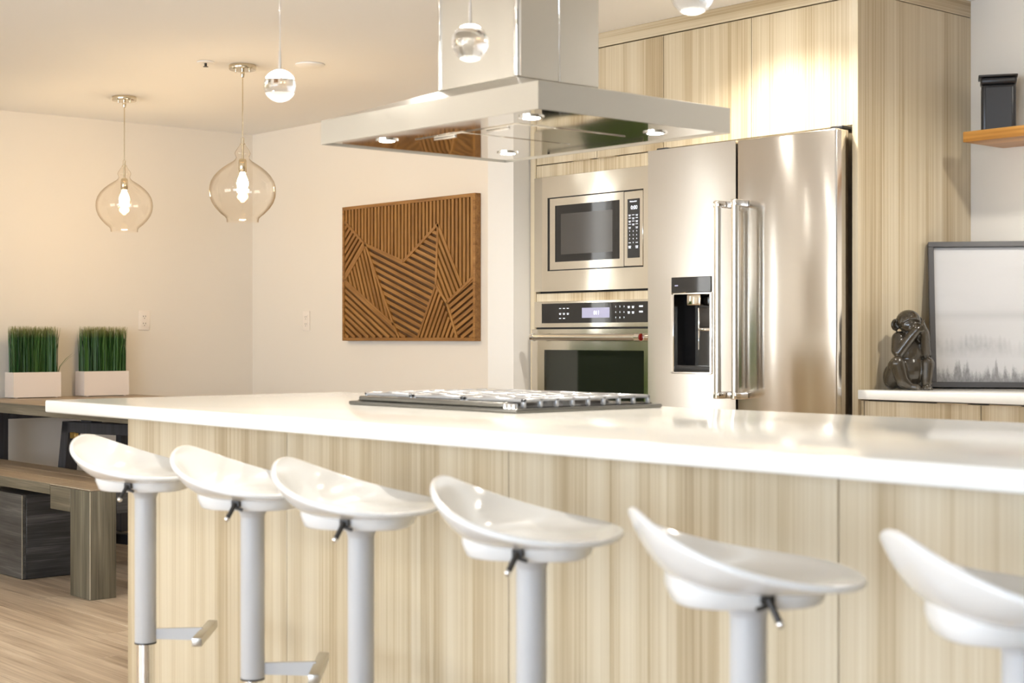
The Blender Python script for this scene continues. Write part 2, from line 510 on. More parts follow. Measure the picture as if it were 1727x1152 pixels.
wall_with_openings('wall_left', 'X', XL - .12, .12, YF, YB + .12, [(-.82, -.52, .08, 2.33), (.66, .92, .08, 2.33)])
window('streak_window_1', 'X', XL - .06, -.82, -.52, .08, 2.33, 1)  # added slit window, shaped to throw a bright streak on the fridge steel
window('streak_window_2', 'X', XL - .06, .66, .92, .08, 2.33, 1)  # added slit window, gives the bright strip mirrored in the microwave front
wall_with_openings('wall_back', 'Y', YB, .12, XL, XR + .12, [])
wall_with_openings('wall_front', 'Y', YF - .12, .12, XL - .12, XR + .12, [(-6.9, -3.7, .35, 2.25), (-2.6, 1.8, .35, 2.25)])
window('window_3', 'Y', YF - .06, -2.6, 1.8, .35, 2.25, 4)
window('added_window_4', 'Y', YF - .06, -6.9, -3.7, .35, 2.25, 3)  # unseen window added to bring neutral light to ceiling and dining side
wall_with_openings('wall_right', 'X', XR, .12, YF, YB, [], 'hood_darkening_paint')  # dark paint added to dim the hood reflection and the bounce
struct(MB().box((-5.231, 4.405, 0), (-5.06, YB, CEIL)).build('wall_partition', 'partition_paint', smooth=False))

# ------------------------------------------------------------------ kitchen island
CT = .91
isl = empty('kitchen_island', (-2.65, 2.7, 0), 'pale streaked wood kitchen island base under the white countertop', 'island')
ix0, ix1, iy0, iy1 = -4.477, -.83, 2.29, 3.10
xs = [ix0, -3.562, -2.648, -1.735, ix1]
for a, b in zip(xs, xs[1:]):
    MB().box((a + .0012, iy0, .004), (b - .0012, iy0 + .019, CT - .038), .0012, 1).build('front_panel', 'laminate', isl)
MB().box((ix0, iy0 + .02, .004), (ix0 + .019, iy1, CT - .038), .001, 1).build('end_panel', 'laminate', isl)
MB().box((ix1 - .019, iy0 + .02, .004), (ix1, iy1, CT - .038), .001, 1).build('end_panel', 'laminate', isl)
for k in range(5):
    a = ix0 + .03 + k * (ix1 - ix0 - .06) / 5; b = ix0 + .03 + (k + 1) * (ix1 - ix0 - .06) / 5
    d = MB().box((a + .002, iy1 - .001, .10), (b - .002, iy1 + .018, CT - .05), .0015, 1).build('door', 'laminate', isl)
    MB().box((a + .2, iy1 + .018, CT - .075), (a + .36, iy1 + .033, CT - .07), .001, 1).build('pull', 'nickel', d)
MB().box((ix0 + .02, iy0 + .02, .08), (ix1 - .02, iy1 - .002, CT - .039)).build('carcass', 'dark_gap', isl, smooth=False)
MB().box((ix0 + .03, iy0 + .05, 0), (ix1 - .03, iy1 - .05, .08)).build('plinth', 'dark_gap', isl, smooth=False)
tag(MB().box((-4.53, 2.04, CT - .038), (-.75, 3.15, CT), .006, 3).build('island_countertop', 'quartz', loc=(-2.65, 2.6, CT - .038)),
    'long white polished quartz countertop lying on the kitchen island', 'countertop')

# ------------------------------------------------------------------ cooktop
cx0, cx1, cy0, cy1 = -3.66, -2.93, 2.56, 3.09
ck = empty('gas_cooktop', ((cx0 + cx1) / 2, (cy0 + cy1) / 2, CT), 'stainless gas cooktop with grey cast iron grates set in white countertop', 'cooktop')
MB().box((cx0, cy0, CT), (cx1, cy1, CT + .011), .004, 2).build('tray', 'rail_dark', ck)
MB().box((cx0 + .02, cy0 + .02, CT + .0112), (cx1 - .02, cy1 - .02, CT + .014), .001, 1).build('spill_plate', 'black_enamel', ck)
gz0, gz1 = CT + .016, CT + .036
for (ga, gb) in ((cx0 + .03, cx0 + .25), (cx0 + .256, cx1 - .256), (cx1 - .25, cx1 - .012)):
    g = MB()
    w = .011
    g.box((ga, cy0 + .035, gz1 - .01), (gb, cy0 + .035 + w, gz1), .002, 1)
    g.box((ga, cy1 - .035 - w, gz1 - .01), (gb, cy1 - .035, gz1), .002, 1)
    n_f = 9
    for xx, s in ((ga, 1), (gb, -1)):
        g.box((xx, cy0 + .035, gz1 - .008), (xx + s * .011, cy1 - .035, gz1), .002, 1)
        for i in range(n_f):
            yy = cy0 + .035 + i * (cy1 - cy0 - .07 - .010) / (n_f - 1)
            g.box((xx, yy, CT + .0125), (xx + s * .012, yy + .010, gz1), .002, 1)
    for i in range(1, n_f - 1):
        yy = cy0 + .035 + i * (cy1 - cy0 - .07 - .010) / (n_f - 1)
        g.box((ga, yy, gz1 - .008), (ga + (gb - ga) * .40, yy + .008, gz1), .002, 1)
        g.box((gb - (gb - ga) * .40, yy, gz1 - .008), (gb, yy + .008, gz1), .002, 1)
    g.box(((ga + gb) / 2 - .005, cy0 + .04, gz1 - .008), ((ga + gb) / 2 + .005, cy1 - .04, gz1), .002, 1)
    g.build('grate', 'grate_iron', ck)
MB().box((cx0 + .04, cy0 + .006, CT + .0115), (cx1 - .06, cy0 + .03, CT + .026), .006, 3).build('front_rail', 'rail_dark', ck)
for (bx_, by_, br) in ((-3.52, 2.70, .04), (-3.52, 2.95, .032), (-3.295, 2.825, .052), (-3.07, 2.70, .032), (-3.07, 2.95, .04)):
    b = MB().lathe([(0, .0145), (br + .012, .0145), (br + .01, .021), (br, .024), (0, .024)], (bx_, by_, CT)).build('burner', 'dark_metal', ck)
    MB().lathe([(0, .0242), (br * .8, .0242), (br * .78, .0275), (0, .0285)], (bx_, by_, CT)).build('burner_cap', 'black_enamel', b)
for i in range(4):
    kx = cx1 - .045 + i * .0
for kx in (-2.955, -2.972, -2.989):
    MB().lathe([(0, .011), (.0075, .011), (.007, .022), (.0062, .024), (0, .024)], (kx, cy0 + .016, CT), 20).build('knob', 'chrome', ck)

# ------------------------------------------------------------------ range hood
hx0, hx1, hy0, hy1 = -3.642, -2.73, 2.454, 3.138
z0, z1, zc = 1.642, 1.709, 1.775
ch = (-3.342, -3.018, 2.64, 2.934)
hd = empty('range_hood', (-3.186, 2.796, z0), 'large stainless steel island range hood hanging from ceiling above the cooktop', 'range hood')
cp = MB()
t = .004
cp.box((hx0, hy0, z0), (hx1, hy0 + t, z1)).box((hx0, hy1 - t, z0), (hx1, hy1, z1)).box((hx0, hy0 + t, z0), (hx0 + t, hy1 - t, z1)).box((hx1 - t, hy0 + t, z0), (hx1, hy1 - t, z1))
cp.build('rim', 'steel_hood', hd, smooth=False)
sl = MB()
A = [(hx0, hy0, z1), (hx1, hy0, z1), (hx1, hy1, z1), (hx0, hy1, z1)]
B = [(ch[0], ch[2], zc), (ch[1], ch[2], zc), (ch[1], ch[3], zc), (ch[0], ch[3], zc)]
sl.poly(A + B, [[0, 1, 5, 4], [1, 2, 6, 5], [2, 3, 7, 6], [3, 0, 4, 7], [4, 5, 6, 7], [0, 1, 2, 3]])
sl.build('sloped_top', 'steel_hood', hd, smooth=False)
un = MB().box((hx0 + t, hy0 + t, z0 + .004), (hx1 - t, hy1 - t, z0 + .010)).build('underside_plate', 'steel_underside', hd, smooth=False)
for a, b in ((-3.40, -3.192), (-3.180, -2.972)):
    f = MB().box((a, 2.60, z0 + .0015), (b, 2.99, z0 + .0042), .001, 1).build('filter_panel', 'steel_underside', hd)
    MB().box(((a + b) / 2 - .045, 2.62, z0 - .0035), ((a + b) / 2 + .045, 2.628, z0 + .0014), .001, 1).build('filter_handle', 'chrome', f)
chm = MB()
chm.box((ch[0], ch[2], zc), (ch[1], ch[3], 2.06), .003, 2)
chm.build('chimney', 'steel_hood', hd, smooth=False)
i_ = .004
MB().box((ch[0] + i_, ch[2] + i_, 2.06), (ch[1] - i_, ch[3] - i_, CEIL - .001), .003, 2).build('chimney_upper', 'steel_hood', hd, smooth=False)
MB().box((ch[1] - .013, ch[2] - .0035, zc + .002), (ch[1] + .003, ch[2] + .012, CEIL - .002), .003, 2).build('corner_trim', 'chrome', hd)
MB().box((ch[0] - .002, ch[2] - .003, zc + .002), (ch[0] + .007, ch[2] + .005, CEIL - .002), .0015, 2).build('corner_trim', 'chrome', hd)
MB().box((ch[1] - .003, 2.785, zc + .002), (ch[1] + .0022, 2.791, CEIL - .002), .001, 1).build('seam_trim', 'chrome', hd)
for lx in (-3.46, -2.862):
    for ly in (2.55, 2.99):
        if True:
            ring = MB().lathe([(.020, .0), (.032, .0), (.032, -.003), (.021, -.004), (.020, 0)], (lx, ly, z0 + .004), 32).build('light_ring', 'chrome', hd)
            MB().lathe([(0, .0035), (.021, .0035), (.021, .0015), (0, .001)], (lx, ly, z0 - .0015), 32).build('led_lens', 'led_glow', ring)
            light('hood_led', 'SPOT', (lx, ly, z0 - .012), 7, (1, .90, .74), (0, 0, 0), .018, spot=125, blend=.7, parent=hd)

# ------------------------------------------------------------------ tall oven cabinet, appliances
CY = 4.50     # plane of the cabinet doors
oc = empty('oven_tower_cabinet', (-4.66, 4.8, 0), 'tall pale streaked wood cabinet housing the microwave and wall oven', 'cabinet')
tx0, tx1 = -5.055, -4.263
MB().box((tx0, CY - .002, 0), (tx0 + .036, YB - .01, 2.305), .001, 1).build('side_panel', 'laminate', oc)
MB().box((tx1 - .03, CY + .02, 0), (tx1 - .004, YB - .01, 2.30), .001, 1).build('side_panel', 'laminate', oc)
MB().box((tx0 + .04, CY + .022, .10), (tx1 - .032, YB - .02, 2.30)).build('carcass', 'dark_gap', oc, smooth=False)
xm = -4.641
for a, b, pa, pb in ((tx0 + .038, xm - .0015, -4.775, -4.665), (xm + .0015, tx1 - .0015, -4.627, -4.52)):
    d = MB().box((a, CY, 1.848), (b, CY + .02, 2.301), .001, 1).build('door', 'laminate', oc)
    MB().box((pa, CY - .014, 1.8435), (pb, CY + .004, 1.8475), .0008, 1).build('pull', 'nickel', d)
MB().box((tx0 + .038, CY, 1.792), (tx1 - .0015, CY + .02, 1.844), .001, 1).build('filler_panel', 'laminate', oc)
MB().box((tx0 + .038, CY, 1.256), (tx1 - .0015, CY + .02, 1.291), .001, 1).build('filler_panel', 'laminate', oc)
dr = MB().box((tx0 + .038, CY, .105), (tx1 - .0015, CY + .02, .51), .001, 1).build('drawer', 'laminate', oc)
MB().box((-4.75, CY - .014, .5105), (-4.55, CY + .004, .5145), .0008, 1).build('pull', 'nickel', dr)
MB().box((tx0 + .038, CY + .05, 0), (tx1 - .03, CY + .10, .10)).build('plinth', 'dark_gap', oc, smooth=False)

mw = empty('microwave', (-4.64, CY, 1.297), 'built-in stainless microwave with black glass door above the wall oven', 'microwave')
tx = tx0 + .038
ox0, ox1, oz0, oz1 = -4.933, -4.361, 1.386, 1.700
tr = MB()
ym = CY - .012
for a, b, c, d in ((tx, tx1 - .0015, oz1, 1.790), (tx, tx1 - .0015, 1.299, oz0), (tx, ox0, oz0, oz1), (ox1, tx1 - .0015, oz0, oz1)):
    tr.box((a, ym, c), (b, CY + .012, d))
tr.build('trim_frame', 'steel_oven', mw, smooth=False)
MB().box((ox0, CY - .004, oz0), (ox1, CY + .01, oz1)).build('recess', 'dark_gap', mw, smooth=False)
mz0, mz1 = oz0 + .005, oz1 - .005
dsplit = -4.474
dm = MB()
gx0, gx1, gz_0, gz_1 = -4.887, -4.498, 1.4236, 1.664
yd = CY - .010
for a, b, c, d in ((ox0 + .013, dsplit, gz_1, mz1), (ox0 + .013, dsplit, mz0, gz_0), (ox0 + .013, gx0, gz_0, gz_1), (gx1, dsplit, gz_0, gz_1)):
    dm.box((a, yd, c), (b, CY - .005, d))
md = dm.build('door', 'steel_oven', mw, smooth=False)
MB().box((gx0, yd + .002, gz_0), (gx1, CY - .006, gz_1)).build('glass', 'black_glass', md, smooth=False)
MB().box((gx0 + .035, yd + .0012, gz_0 + .031), (gx1 - .042, yd + .0019, gz_1 - .037)).build('window_mesh', 'microwave_mesh', md, smooth=False)
pn = MB().box((dsplit + .0015, yd, mz0), (ox1 - .005, CY - .005, mz1), .0015, 1).build('control_panel', 'steel_oven', mw)
kp = MB().box((-4.452, yd - .002, 1.424), (-4.384, yd + .001, 1.663), .001, 1).build('keypad', 'black_plastic', pn)
text('KitchenAid', .0085, 'brand_lettering', 'display_white', pn, (-4.418, yd - .0026, 1.652), FACING)
text('0:00', .022, 'clock_digits', 'display_white', pn, (-4.413, yd - .0026, 1.627), FACING)
marks = MB()
for r_ in range(5):
    for c_ in range(3):
        if r_ >= 4 and c_ == 1: continue
        xx = -4.438 + c_ * .020; zz = 1.597 - r_ * .0125
        marks.box((xx - .0065, yd - .0026, zz), (xx + .0065, yd - .002, zz + .0018))
        if (r_ + c_) % 2 == 0: marks.box((xx - .005, yd - .0026, zz - .004), (xx + .005, yd - .002, zz - .0024))
marks.build('key_legends', 'display_white', pn, smooth=False)
for i, ch_ in enumerate('123456789'):
    text(ch_, .0075, 'key_digit', 'display_white', pn, (-4.438 + (i % 3) * .020, yd - .0026, 1.532 - (i // 3) * .0155), FACING)
text('0', .0075, 'key_digit', 'display_white', pn, (-4.418, yd - .0026, 1.4855), FACING)
mk = MB()
for xx in (-4.438, -4.398):
    mk.box((xx - .006, yd - .0026, 1.4845), (xx + .006, yd - .002, 1.4865))
    mk.box((xx - .007, yd - .0026, 1.469), (xx + .007, yd - .002, 1.4725)); mk.box((xx - .006, yd - .0026, 1.463), (xx + .006, yd - .002, 1.466))
mk.build('key_legends', 'display_white', pn, smooth=False)

ov = empty('wall_oven', (-4.64, CY, .52), 'built-in stainless wall oven with dark glass door and tubular handle below the microwave', 'oven')
cpn = MB()
px0, px1, pz0, pz1 = -4.970, -4.315, 1.163, 1.247
for a, b, c, d in ((tx, tx1 - .0015, pz1, 1.2555), (tx, tx1 - .0015, 1.1455, pz0), (tx, px0, pz0, pz1), (px1, tx1 - .0015, pz0, pz1)):
    cpn.box((a, ym, c), (b, CY + .012, d))
cpo = cpn.build('control_fascia', 'steel_oven', ov, smooth=False)
MB().box((px0, ym + .002, pz0), (px1, CY + .01, pz1)).build('control_glass', 'black_glass', cpo, smooth=False)
MB().box((-4.72, ym + .0012, 1.184), (-4.556, ym + .0019, 1.226)).build('display', 'display_blue', cpo, smooth=False)
text('011', .024, 'display_digits', 'display_white', cpo, (-4.632, ym + .0008, 1.204), FACING)
for i, ch_ in enumerate('1234567890'):
    text(ch_, .009, 'key_digit', 'display_white', cpo, (-4.52 + (i % 3) * .024 if i < 9 else -4.496, ym + .0014, 1.228 - (i // 3) * .0225 if i < 9 else 1.1605 + .0225 * .0 + .0), FACING) if i < 9 else None
mk = MB()
for r_ in range(3):
    for c_ in range(3):
        if r_ == 2 and c_ == 2: continue
        xx = -4.855 + c_ * .024; zz = 1.224 - r_ * .021
        mk.box((xx - .006, ym + .0011, zz), (xx + .006, ym + .0018, zz + .0022))
        if r_ == 1: mk.box((xx - .005, ym + .0011, zz - .0045), (xx + .005, ym + .0018, zz - .0028))
for c_ in range(2):
    for r_ in range(2):
        xx = -4.445 + c_ * .024; zz = 1.226 - r_ * .022
        mk.box((xx - .006, ym + .0011, zz), (xx + .006, ym + .0018, zz + .003)); mk.box((xx - .005, ym + .0011, zz - .005), (xx + .005, ym + .0018, zz - .0025))
for zz in (1.225, 1.203):
    mk.box((-4.386, ym + .0011, zz), (-4.366, ym + .0018, zz + .006))
mk.build('key_legends', 'display_white', cpo, smooth=False)
MB().box((tx, CY + .002, .52), (tx1 - .0015, CY + .012, 1.145)).build('vent_gap', 'dark_gap', ov, smooth=False)
od = MB()
gx0, gx1, gz_0, gz_1 = -4.938, -4.345, .62, 1.049
yo = CY - .026
for a, b, c, d in ((tx, tx1 - .0015, gz_1, 1.137), (tx, tx1 - .0015, .53, gz_0), (tx, gx0, gz_0, gz_1), (gx1, tx1 - .0015, gz_0, gz_1)):
    od.box((a, yo, c), (b, CY + .001, d))
odr = od.build('door', 'steel_oven', ov, smooth=False)
MB().box((gx0, yo + .006, gz_0), (gx1, CY - .001, gz_1)).build('glass', 'oven_glass', odr, smooth=False)
hz = 1.103; hy = 4.43
hb = MB().tube((-4.955, hy, hz), (-4.33, hy, hz), .0142).build('handle', 'steel_hood', odr)
for xx in (-4.945, -4.345):
    MB().tube((xx, hy, hz), (xx, yo, hz - .002), .011, n=20).build('handle_bracket', 'chrome', hb)
e1 = MB(); e1.tube((-4.968, hy, hz), (-4.952, hy, hz), .0165); e1.tube((-4.980, hy, hz), (-4.968, hy, hz), .010, .0135); e1.build('handle_end', 'chrome', hb)
e2 = MB(); e2.tube((-4.345, hy, hz), (-4.318, hy, hz), .0168); e2.build('handle_end', 'chrome', hb)
MB().sphere((-4.318, hy, hz), .0145, (.28, 1, 1)).build('medallion', 'red_cap', hb)

# ------------------------------------------------------------------ fridge
FY = 4.36
fx0, fx1, fs = -4.212, -3.312, -3.763
fr = empty('refrigerator', (-3.76, 4.75, 0), 'stainless french door refrigerator with black water dispenser', 'refrigerator')
MB().box((fx0 + .012, FY + .085, .03), (fx1 - .012, YB - .03, 1.818), .004, 2).build('body', 'steel_edge', fr)
FZ0, FZ1 = .80, 1.826
# left door with the dispenser cut out
dx0, dx1, dz0, dz1 = -4.086, -3.883, .972, 1.331
ld = MB()
def doorbox(mb, a, b, c, d): mb.box((a, FY, c), (b, FY + .075, d))
doorbox(ld, fx0, dx0, FZ0, FZ1); doorbox(ld, dx1, fs - .003, FZ0, FZ1); doorbox(ld, dx0, dx1, dz1, FZ1); doorbox(ld, dx0, dx1, FZ0, dz0)
ldo = ld.build('left_door', 'steel_fridge', fr, smooth=False)
rdo = MB().box((fs + .003, FY, FZ0), (fx1, FY + .075, FZ1), .008, 3).build('right_door', 'steel_fridge', fr)
fz = MB().box((fx0, FY, .07), (fx1, FY + .075, FZ0 - .008), .008, 3).build('freezer_drawer', 'steel_fridge', fr)
MB().tube((fx0 + .06, FY - .06, .70), (fx1 - .06, FY - .06, .70), .011).build('handle', 'steel_hood', fz)
for xx in (fx0 + .09, fx1 - .09): MB().tube((xx, FY - .06, .70), (xx, FY, .70), .009).build('handle_bracket', 'chrome', fz)
# dispenser
dp = MB().box((dx0, FY - .004, 1.272), (dx1, FY + .05, dz1), .002, 1).build('dispenser_panel', 'black_glass', ldo)
rec = MB()
rec.box((dx0, FY + .068, dz0), (dx1, FY + .072, 1.272)).box((dx0, FY + .004, dz0), (dx0 + .003, FY + .07, 1.272)).box((dx1 - .003, FY + .004, dz0), (dx1, FY + .07, 1.272))
rec.box((dx0, FY + .004, dz0), (dx1, FY + .07, dz0 + .024))
rec.build('dispenser_recess', 'black_glass', ldo, smooth=False)
bz = MB()
bz.box((dx0 - .004, FY - .004, dz0 - .006), (dx0 + .013, FY + .02, 1.272), .002, 1).box((dx1 - .008, FY - .004, dz0 - .006), (dx1 + .004, FY + .02, 1.272), .002, 1).box((dx0, FY - .004, dz0 - .008), (dx1, FY + .02, dz0), .002, 1).box((dx0, FY - .004, 1.264), (dx1, FY + .02, 1.272), .002, 1)
bz.build('dispenser_bezel', 'chrome', ldo)
MB().box((dx0 + .006, FY + .002, dz0 + .001), (dx1 - .006, FY + .06, dz0 + .022), .003, 2).build('drip_tray', 'black_plastic', ldo)
ns = MB(); ns.box((-4.015, FY + .004, 1.222), (-3.945, FY + .06, 1.266), .006, 3); ns.build('spout', 'steel_oven', ldo)
pd = MB(); pd.box((-3.975, FY + .03, 1.14), (-3.915, FY + .034, 1.215), .004, 2); pd.build('paddle', 'dark_metal', ldo)
pe = MB(); pe.box((-3.978, FY + .028, 1.10), (-3.971, FY + .035, 1.215), .002, 1).box((-3.975, FY + .024, 1.126), (-3.900, FY + .038, 1.138), .003, 2).box((-3.976, FY + .028, 1.055), (-3.973, FY + .034, 1.126), .001, 1)
pe.build('paddle_trim', 'chrome', ldo)
MB().box((-4.066, FY - .0048, 1.297), (-4.050, FY - .0042, 1.301)).build('indicator', 'display_blue', ldo, smooth=False)
for xx, par in ((-3.800, ldo), (-3.717, rdo)):
    h = MB().tube((xx, FY - .06, .88), (xx, FY - .06, 1.598), .0135, n=28).build('handle', 'steel_hood', par)
    for zz in (1.59, .89):
        q = MB(); q.box((xx - .014, FY - .072, zz - .013), (xx + .014, FY - .0005, zz + .013), .005, 3)
        q.build('handle_bracket', 'chrome', h)
hg = MB(); hg.box((fx1 - .06, FY + .04, FZ1 + .0005), (fx1 - .004, FY + .13, FZ1 + .014), .006, 2); hg.build('hinge_cover', 'black_plastic', fr)
hg = MB(); hg.box((fx0 + .004, FY + .04, FZ1 + .0005), (fx0 + .06, FY + .13, FZ1 + .014), .006, 2); hg.build('hinge_cover', 'black_plastic', fr)

# cabinet above the fridge, end panel, crown
fc = empty('fridge_top_cabinet', (-3.78, 4.8, 1.852), 'pale streaked wood wall cabinet with two doors above the refrigerator', 'cabinet')
for a, b in ((tx1 + .0015, -3.8115), (-3.8085, -3.303)):
    MB().box((a, CY, 1.852), (b, CY + .02, 2.301), .001, 1).build('door', 'laminate', fc)
MB().box((tx1 + .002, CY + .021, 1.855), (-3.303, YB - .02, 2.30)).build('carcass', 'laminate', fc, smooth=False)
ep = MB().box((-3.300, 4.433, 0), (-3.275, YB, 2.301), .001, 1).build('fridge_end_panel', 'laminate', loc=(-3.29, 4.78, 0))
tag(ep, 'tall pale streaked wood end panel standing right of the refrigerator', 'panel')
cr_ = empty('crown_panel', (-4.1, 4.8, 2.303), 'pale wood crown band between the tall cabinets and ceiling', 'crown moulding')
MB().box((tx0, CY + .002, 2.306), (-3.3005, CY + .022, CEIL - .0005)).build('front_band', 'laminate_horizontal', cr_, smooth=False)
MB().box((-3.300, 4.437, 2.3035), (-3.2752, YB - .001, CEIL - .0005)).build('side_band', 'laminate_depthwise', cr_, smooth=False)

# ------------------------------------------------------------------ sideboard on the right
SB = .92
sb = empty('sideboard_cabinet', (-2.2, 4.8, 0), 'low pale streaked wood cabinet right of the tall end panel under a white top', 'cabinet')
sy = 4.448
MB().box((-3.2745, sy, 0), (-3.262, sy + .02, SB - .036), .001, 1).build('filler_panel', 'laminate', sb)
xsb = [-3.260, -2.803, -2.346, -1.889, -1.432]
for i, (a, b) in enumerate(zip(xsb, xsb[1:])):
    d = MB().box((a + .0015, sy, .11), (b - .0015, sy + .02, SB - .038), .001, 1).build('door', 'laminate', sb)
    pa = b - .155 if i % 2 == 0 else a + .04
    MB().box((pa, sy - .016, SB - .0375), (pa + .115, sy + .004, SB - .0345), .0008, 1).build('pull', 'chrome', d)
MB().box((-3.258, sy + .021, .10), (-1.434, YB - .005, SB - .036)).build('carcass', 'dark_gap', sb, smooth=False)
MB().box((-3.258, sy + .06, 0), (-1.434, YB - .005, .10)).build('plinth', 'dark_gap', sb, smooth=False)
tag(MB().box((-3.2745, 4.430, SB - .032), (-1.42, YB - .002, SB), .003, 2).build('sideboard_countertop', 'quartz', loc=(-2.3, 4.78, SB - .032)),
    'short white countertop under the monkey statue and picture', 'countertop')

# floating shelf + canister
sh = tag(MB().box((-3.14, 4.866, 1.800), (-1.9, YB - .001, 1.838), .003, 2).build('floating_shelf', 'shelf_wood', loc=(-2.5, 5.0, 1.8)),
         'thick honey coloured wooden wall shelf holding the black canister', 'shelf')
cn = empty('canister', (-3.098, 5.03, 1.8385), 'matte black rectangular canister with flat lid standing on the wooden shelf', 'canister')
cn.rotation_euler = (0, 0, R(33))
def local(mb, name, mat, par, smooth=True): return mb.build(name, mat, par, smooth, local=True)
local(MB().box((-.060, -.048, 0), (.060, .048, .176), .012, 4), 'body', 'canister_black', cn)
local(MB().box((-.063, -.051, .1765), (.063, .051, .202), .010, 3), 'lid', 'canister_black', cn)
local(MB().box((-.070, -.056, .2025), (.066, .056, .210), .003, 2), 'lid_rim', 'dark_metal', cn)
local(MB().box((-.046, -.0505, .010), (.046, -.046, .166), .0015, 1), 'front_plate', 'canister_black', cn)

# ------------------------------------------------------------------ picture leaning on the sideboard
pic = empty('framed_picture', (-3.196, 4.752, SB), 'black framed misty forest photograph leaning on the white sideboard top', 'picture')
pic.rotation_euler = (-math.atan2(.11, .53), 0, R(40))
pw, ph, fb = .50, .535, .019
fm = MB()
fm.box((0, -.018, .002), (pw, .012, .002 + fb), .001, 1).box((0, -.018, ph - fb), (pw, .012, ph), .001, 1).box((0, -.018, .002 + fb), (fb, .012, ph - fb), .001, 1).box((pw - fb, -.018, .002 + fb), (pw, .012, ph - fb), .001, 1)
local(fm, 'frame', 'frame_black', pic)
pr = MB().box((0, -.001, 0), (pw - 2 * fb, .006, ph - 2 * fb - .002))
pro = local(pr, 'print', 'forest_print', pic, False); pro.location = (fb, 0, fb + .002)
local(MB().box((fb, .0065, fb), (pw - fb, .011, ph - fb)), 'backing_board', 'paper_tan', pic, False)

# ------------------------------------------------------------------ monkey statue
def monkey():
    S = .000323
    parts = MB()
    def P(x, y, z): return ((x - 384) * S, y * S, (1000 - z) * S)
    def ell(x, y, z, rx, ry, rz): parts.sphere(P(x, y, z), S, (rx, ry, rz), 20, 14)
    def limb(pts, n=9):
        for (a, b) in zip(pts, pts[1:]):
            for i in range(n + 1):
                t = i / n
                c = [a[k] + (b[k] - a[k]) * t for k in range(4)]
                parts.sphere(P(*c[:3]), S * c[3], (1, 1, 1), 14, 10)
    ell(408, 5, 790, 172, 150, 200); ell(402, 10, 600, 150, 125, 210); ell(390, 70, 905, 205, 160, 95)
    ell(400, 25, 440, 132, 95, 90)
    # head, brow, muzzle, ears
    ell(385, 15, 258, 132, 132, 122); ell(390, -62, 300, 104, 80, 88); ell(430, -108, 345, 84, 58, 60)
    limb([(300, -98, 270, 15), (360, -124, 236, 18), (425, -128, 236, 18), (480, -98, 262, 15)], 6)
    limb([(325, -114, 290, 11), (385, -134, 282, 11)], 5); limb([(435, -132, 282, 11), (475, -112, 294, 10)], 5)
    ell(420, -158, 312, 20, 18, 18)
    for k in range(18):
        a = k / 18 * 2 * math.pi
        parts.sphere(P(243 + 34 * math.cos(a), 5 + 12 * math.cos(a), 298 + 48 * math.sin(a)), S * 18, (1, 1, 1), 10, 8)
    ell(250, 18, 298, 38, 12, 46)
    for k in range(14):
        a = k / 14 * 2 * math.pi
        parts.sphere(P(516 + 20 * math.cos(a), 50, 262 + 38 * math.sin(a)), S * 15, (1, 1, 1), 10, 8)
    # arms: shoulder - elbow - wrist, hands folded over the mouth
    limb([(288, 15, 450, 84), (258, -40, 570, 70), (265, -72, 600, 62), (385, -142, 415, 54), (435, -165, 352, 46)])
    limb([(512, 25, 455, 78), (552, -40, 585, 60), (548, -70, 600, 56), (520, -140, 390, 50), (488, -160, 330, 44)])
    for i in range(4):
        limb([(428, -184, 330 + i * 17, 13), (478, -192, 306 + i * 18, 12), (520, -150, 296 + i * 20, 10)], 6)
        limb([(492, -176, 285 + i * 15, 12), (510, -140, 245 + i * 16, 10)], 5)
    # legs: hip - knee - ankle - foot
    limb([(225, 40, 895, 98), (228, -70, 745, 86), (240, -112, 715, 84), (290, -128, 895, 72), (340, -142, 938, 54)])
    limb([(555, 50, 895, 92), (560, -60, 745, 74), (562, -102, 715, 72), (545, -132, 895, 60), (535, -150, 938, 48)])
    ell(220, 70, 860, 92, 130, 140); ell(560, 70, 870, 76, 120, 130)
    limb([(345, -135, 952, 42), (430, -185, 964, 34)]); limb([(530, -150, 952, 42), (540, -205, 966, 34)])
    for i in range(4):
        limb([(410 + i * 18, -192 + i * 8, 972, 15), (430 + i * 19, -226 + i * 12, 984, 13)], 4)
        limb([(500 + i * 24, -208, 972, 15), (500 + i * 26, -240 + abs(i - 1.5) * 6, 984, 13)], 4)
    me = parts.mesh('m')
    o = bpy.data.objects.new('m', me); COL.objects.link(o)
    md_ = o.modifiers.new('r', 'REMESH'); md_.mode = 'VOXEL'; md_.voxel_size = .0022; md_.use_smooth_shade = True
    sm = o.modifiers.new('s', 'SMOOTH'); sm.factor = .5; sm.iterations = 3
    dg = bpy.context.evaluated_depsgraph_get(); dg.update()
    res = bpy.data.meshes.new_from_object(o.evaluated_get(dg))
    bpy.data.objects.remove(o)
    zmin = min(v.co.z for v in res.vertices)
    for v in res.vertices: v.co.z = max(v.co.z - zmin - .0015, .0)
    for p_ in res.polygons: p_.use_smooth = True
    res.name = 'monkey_statue'; res.materials.clear(); res.materials.append(MATS['ceramic_bronze'])
    o = bpy.data.objects.new('monkey_statue', res); COL.objects.link(o)
    o.location = (-3.172, 4.582, SB + .0005); o.rotation_euler = (0, 0, R(49))
    return tag(o, 'glossy dark bronze seated monkey statue covering its mouth', 'statue')
monkey()

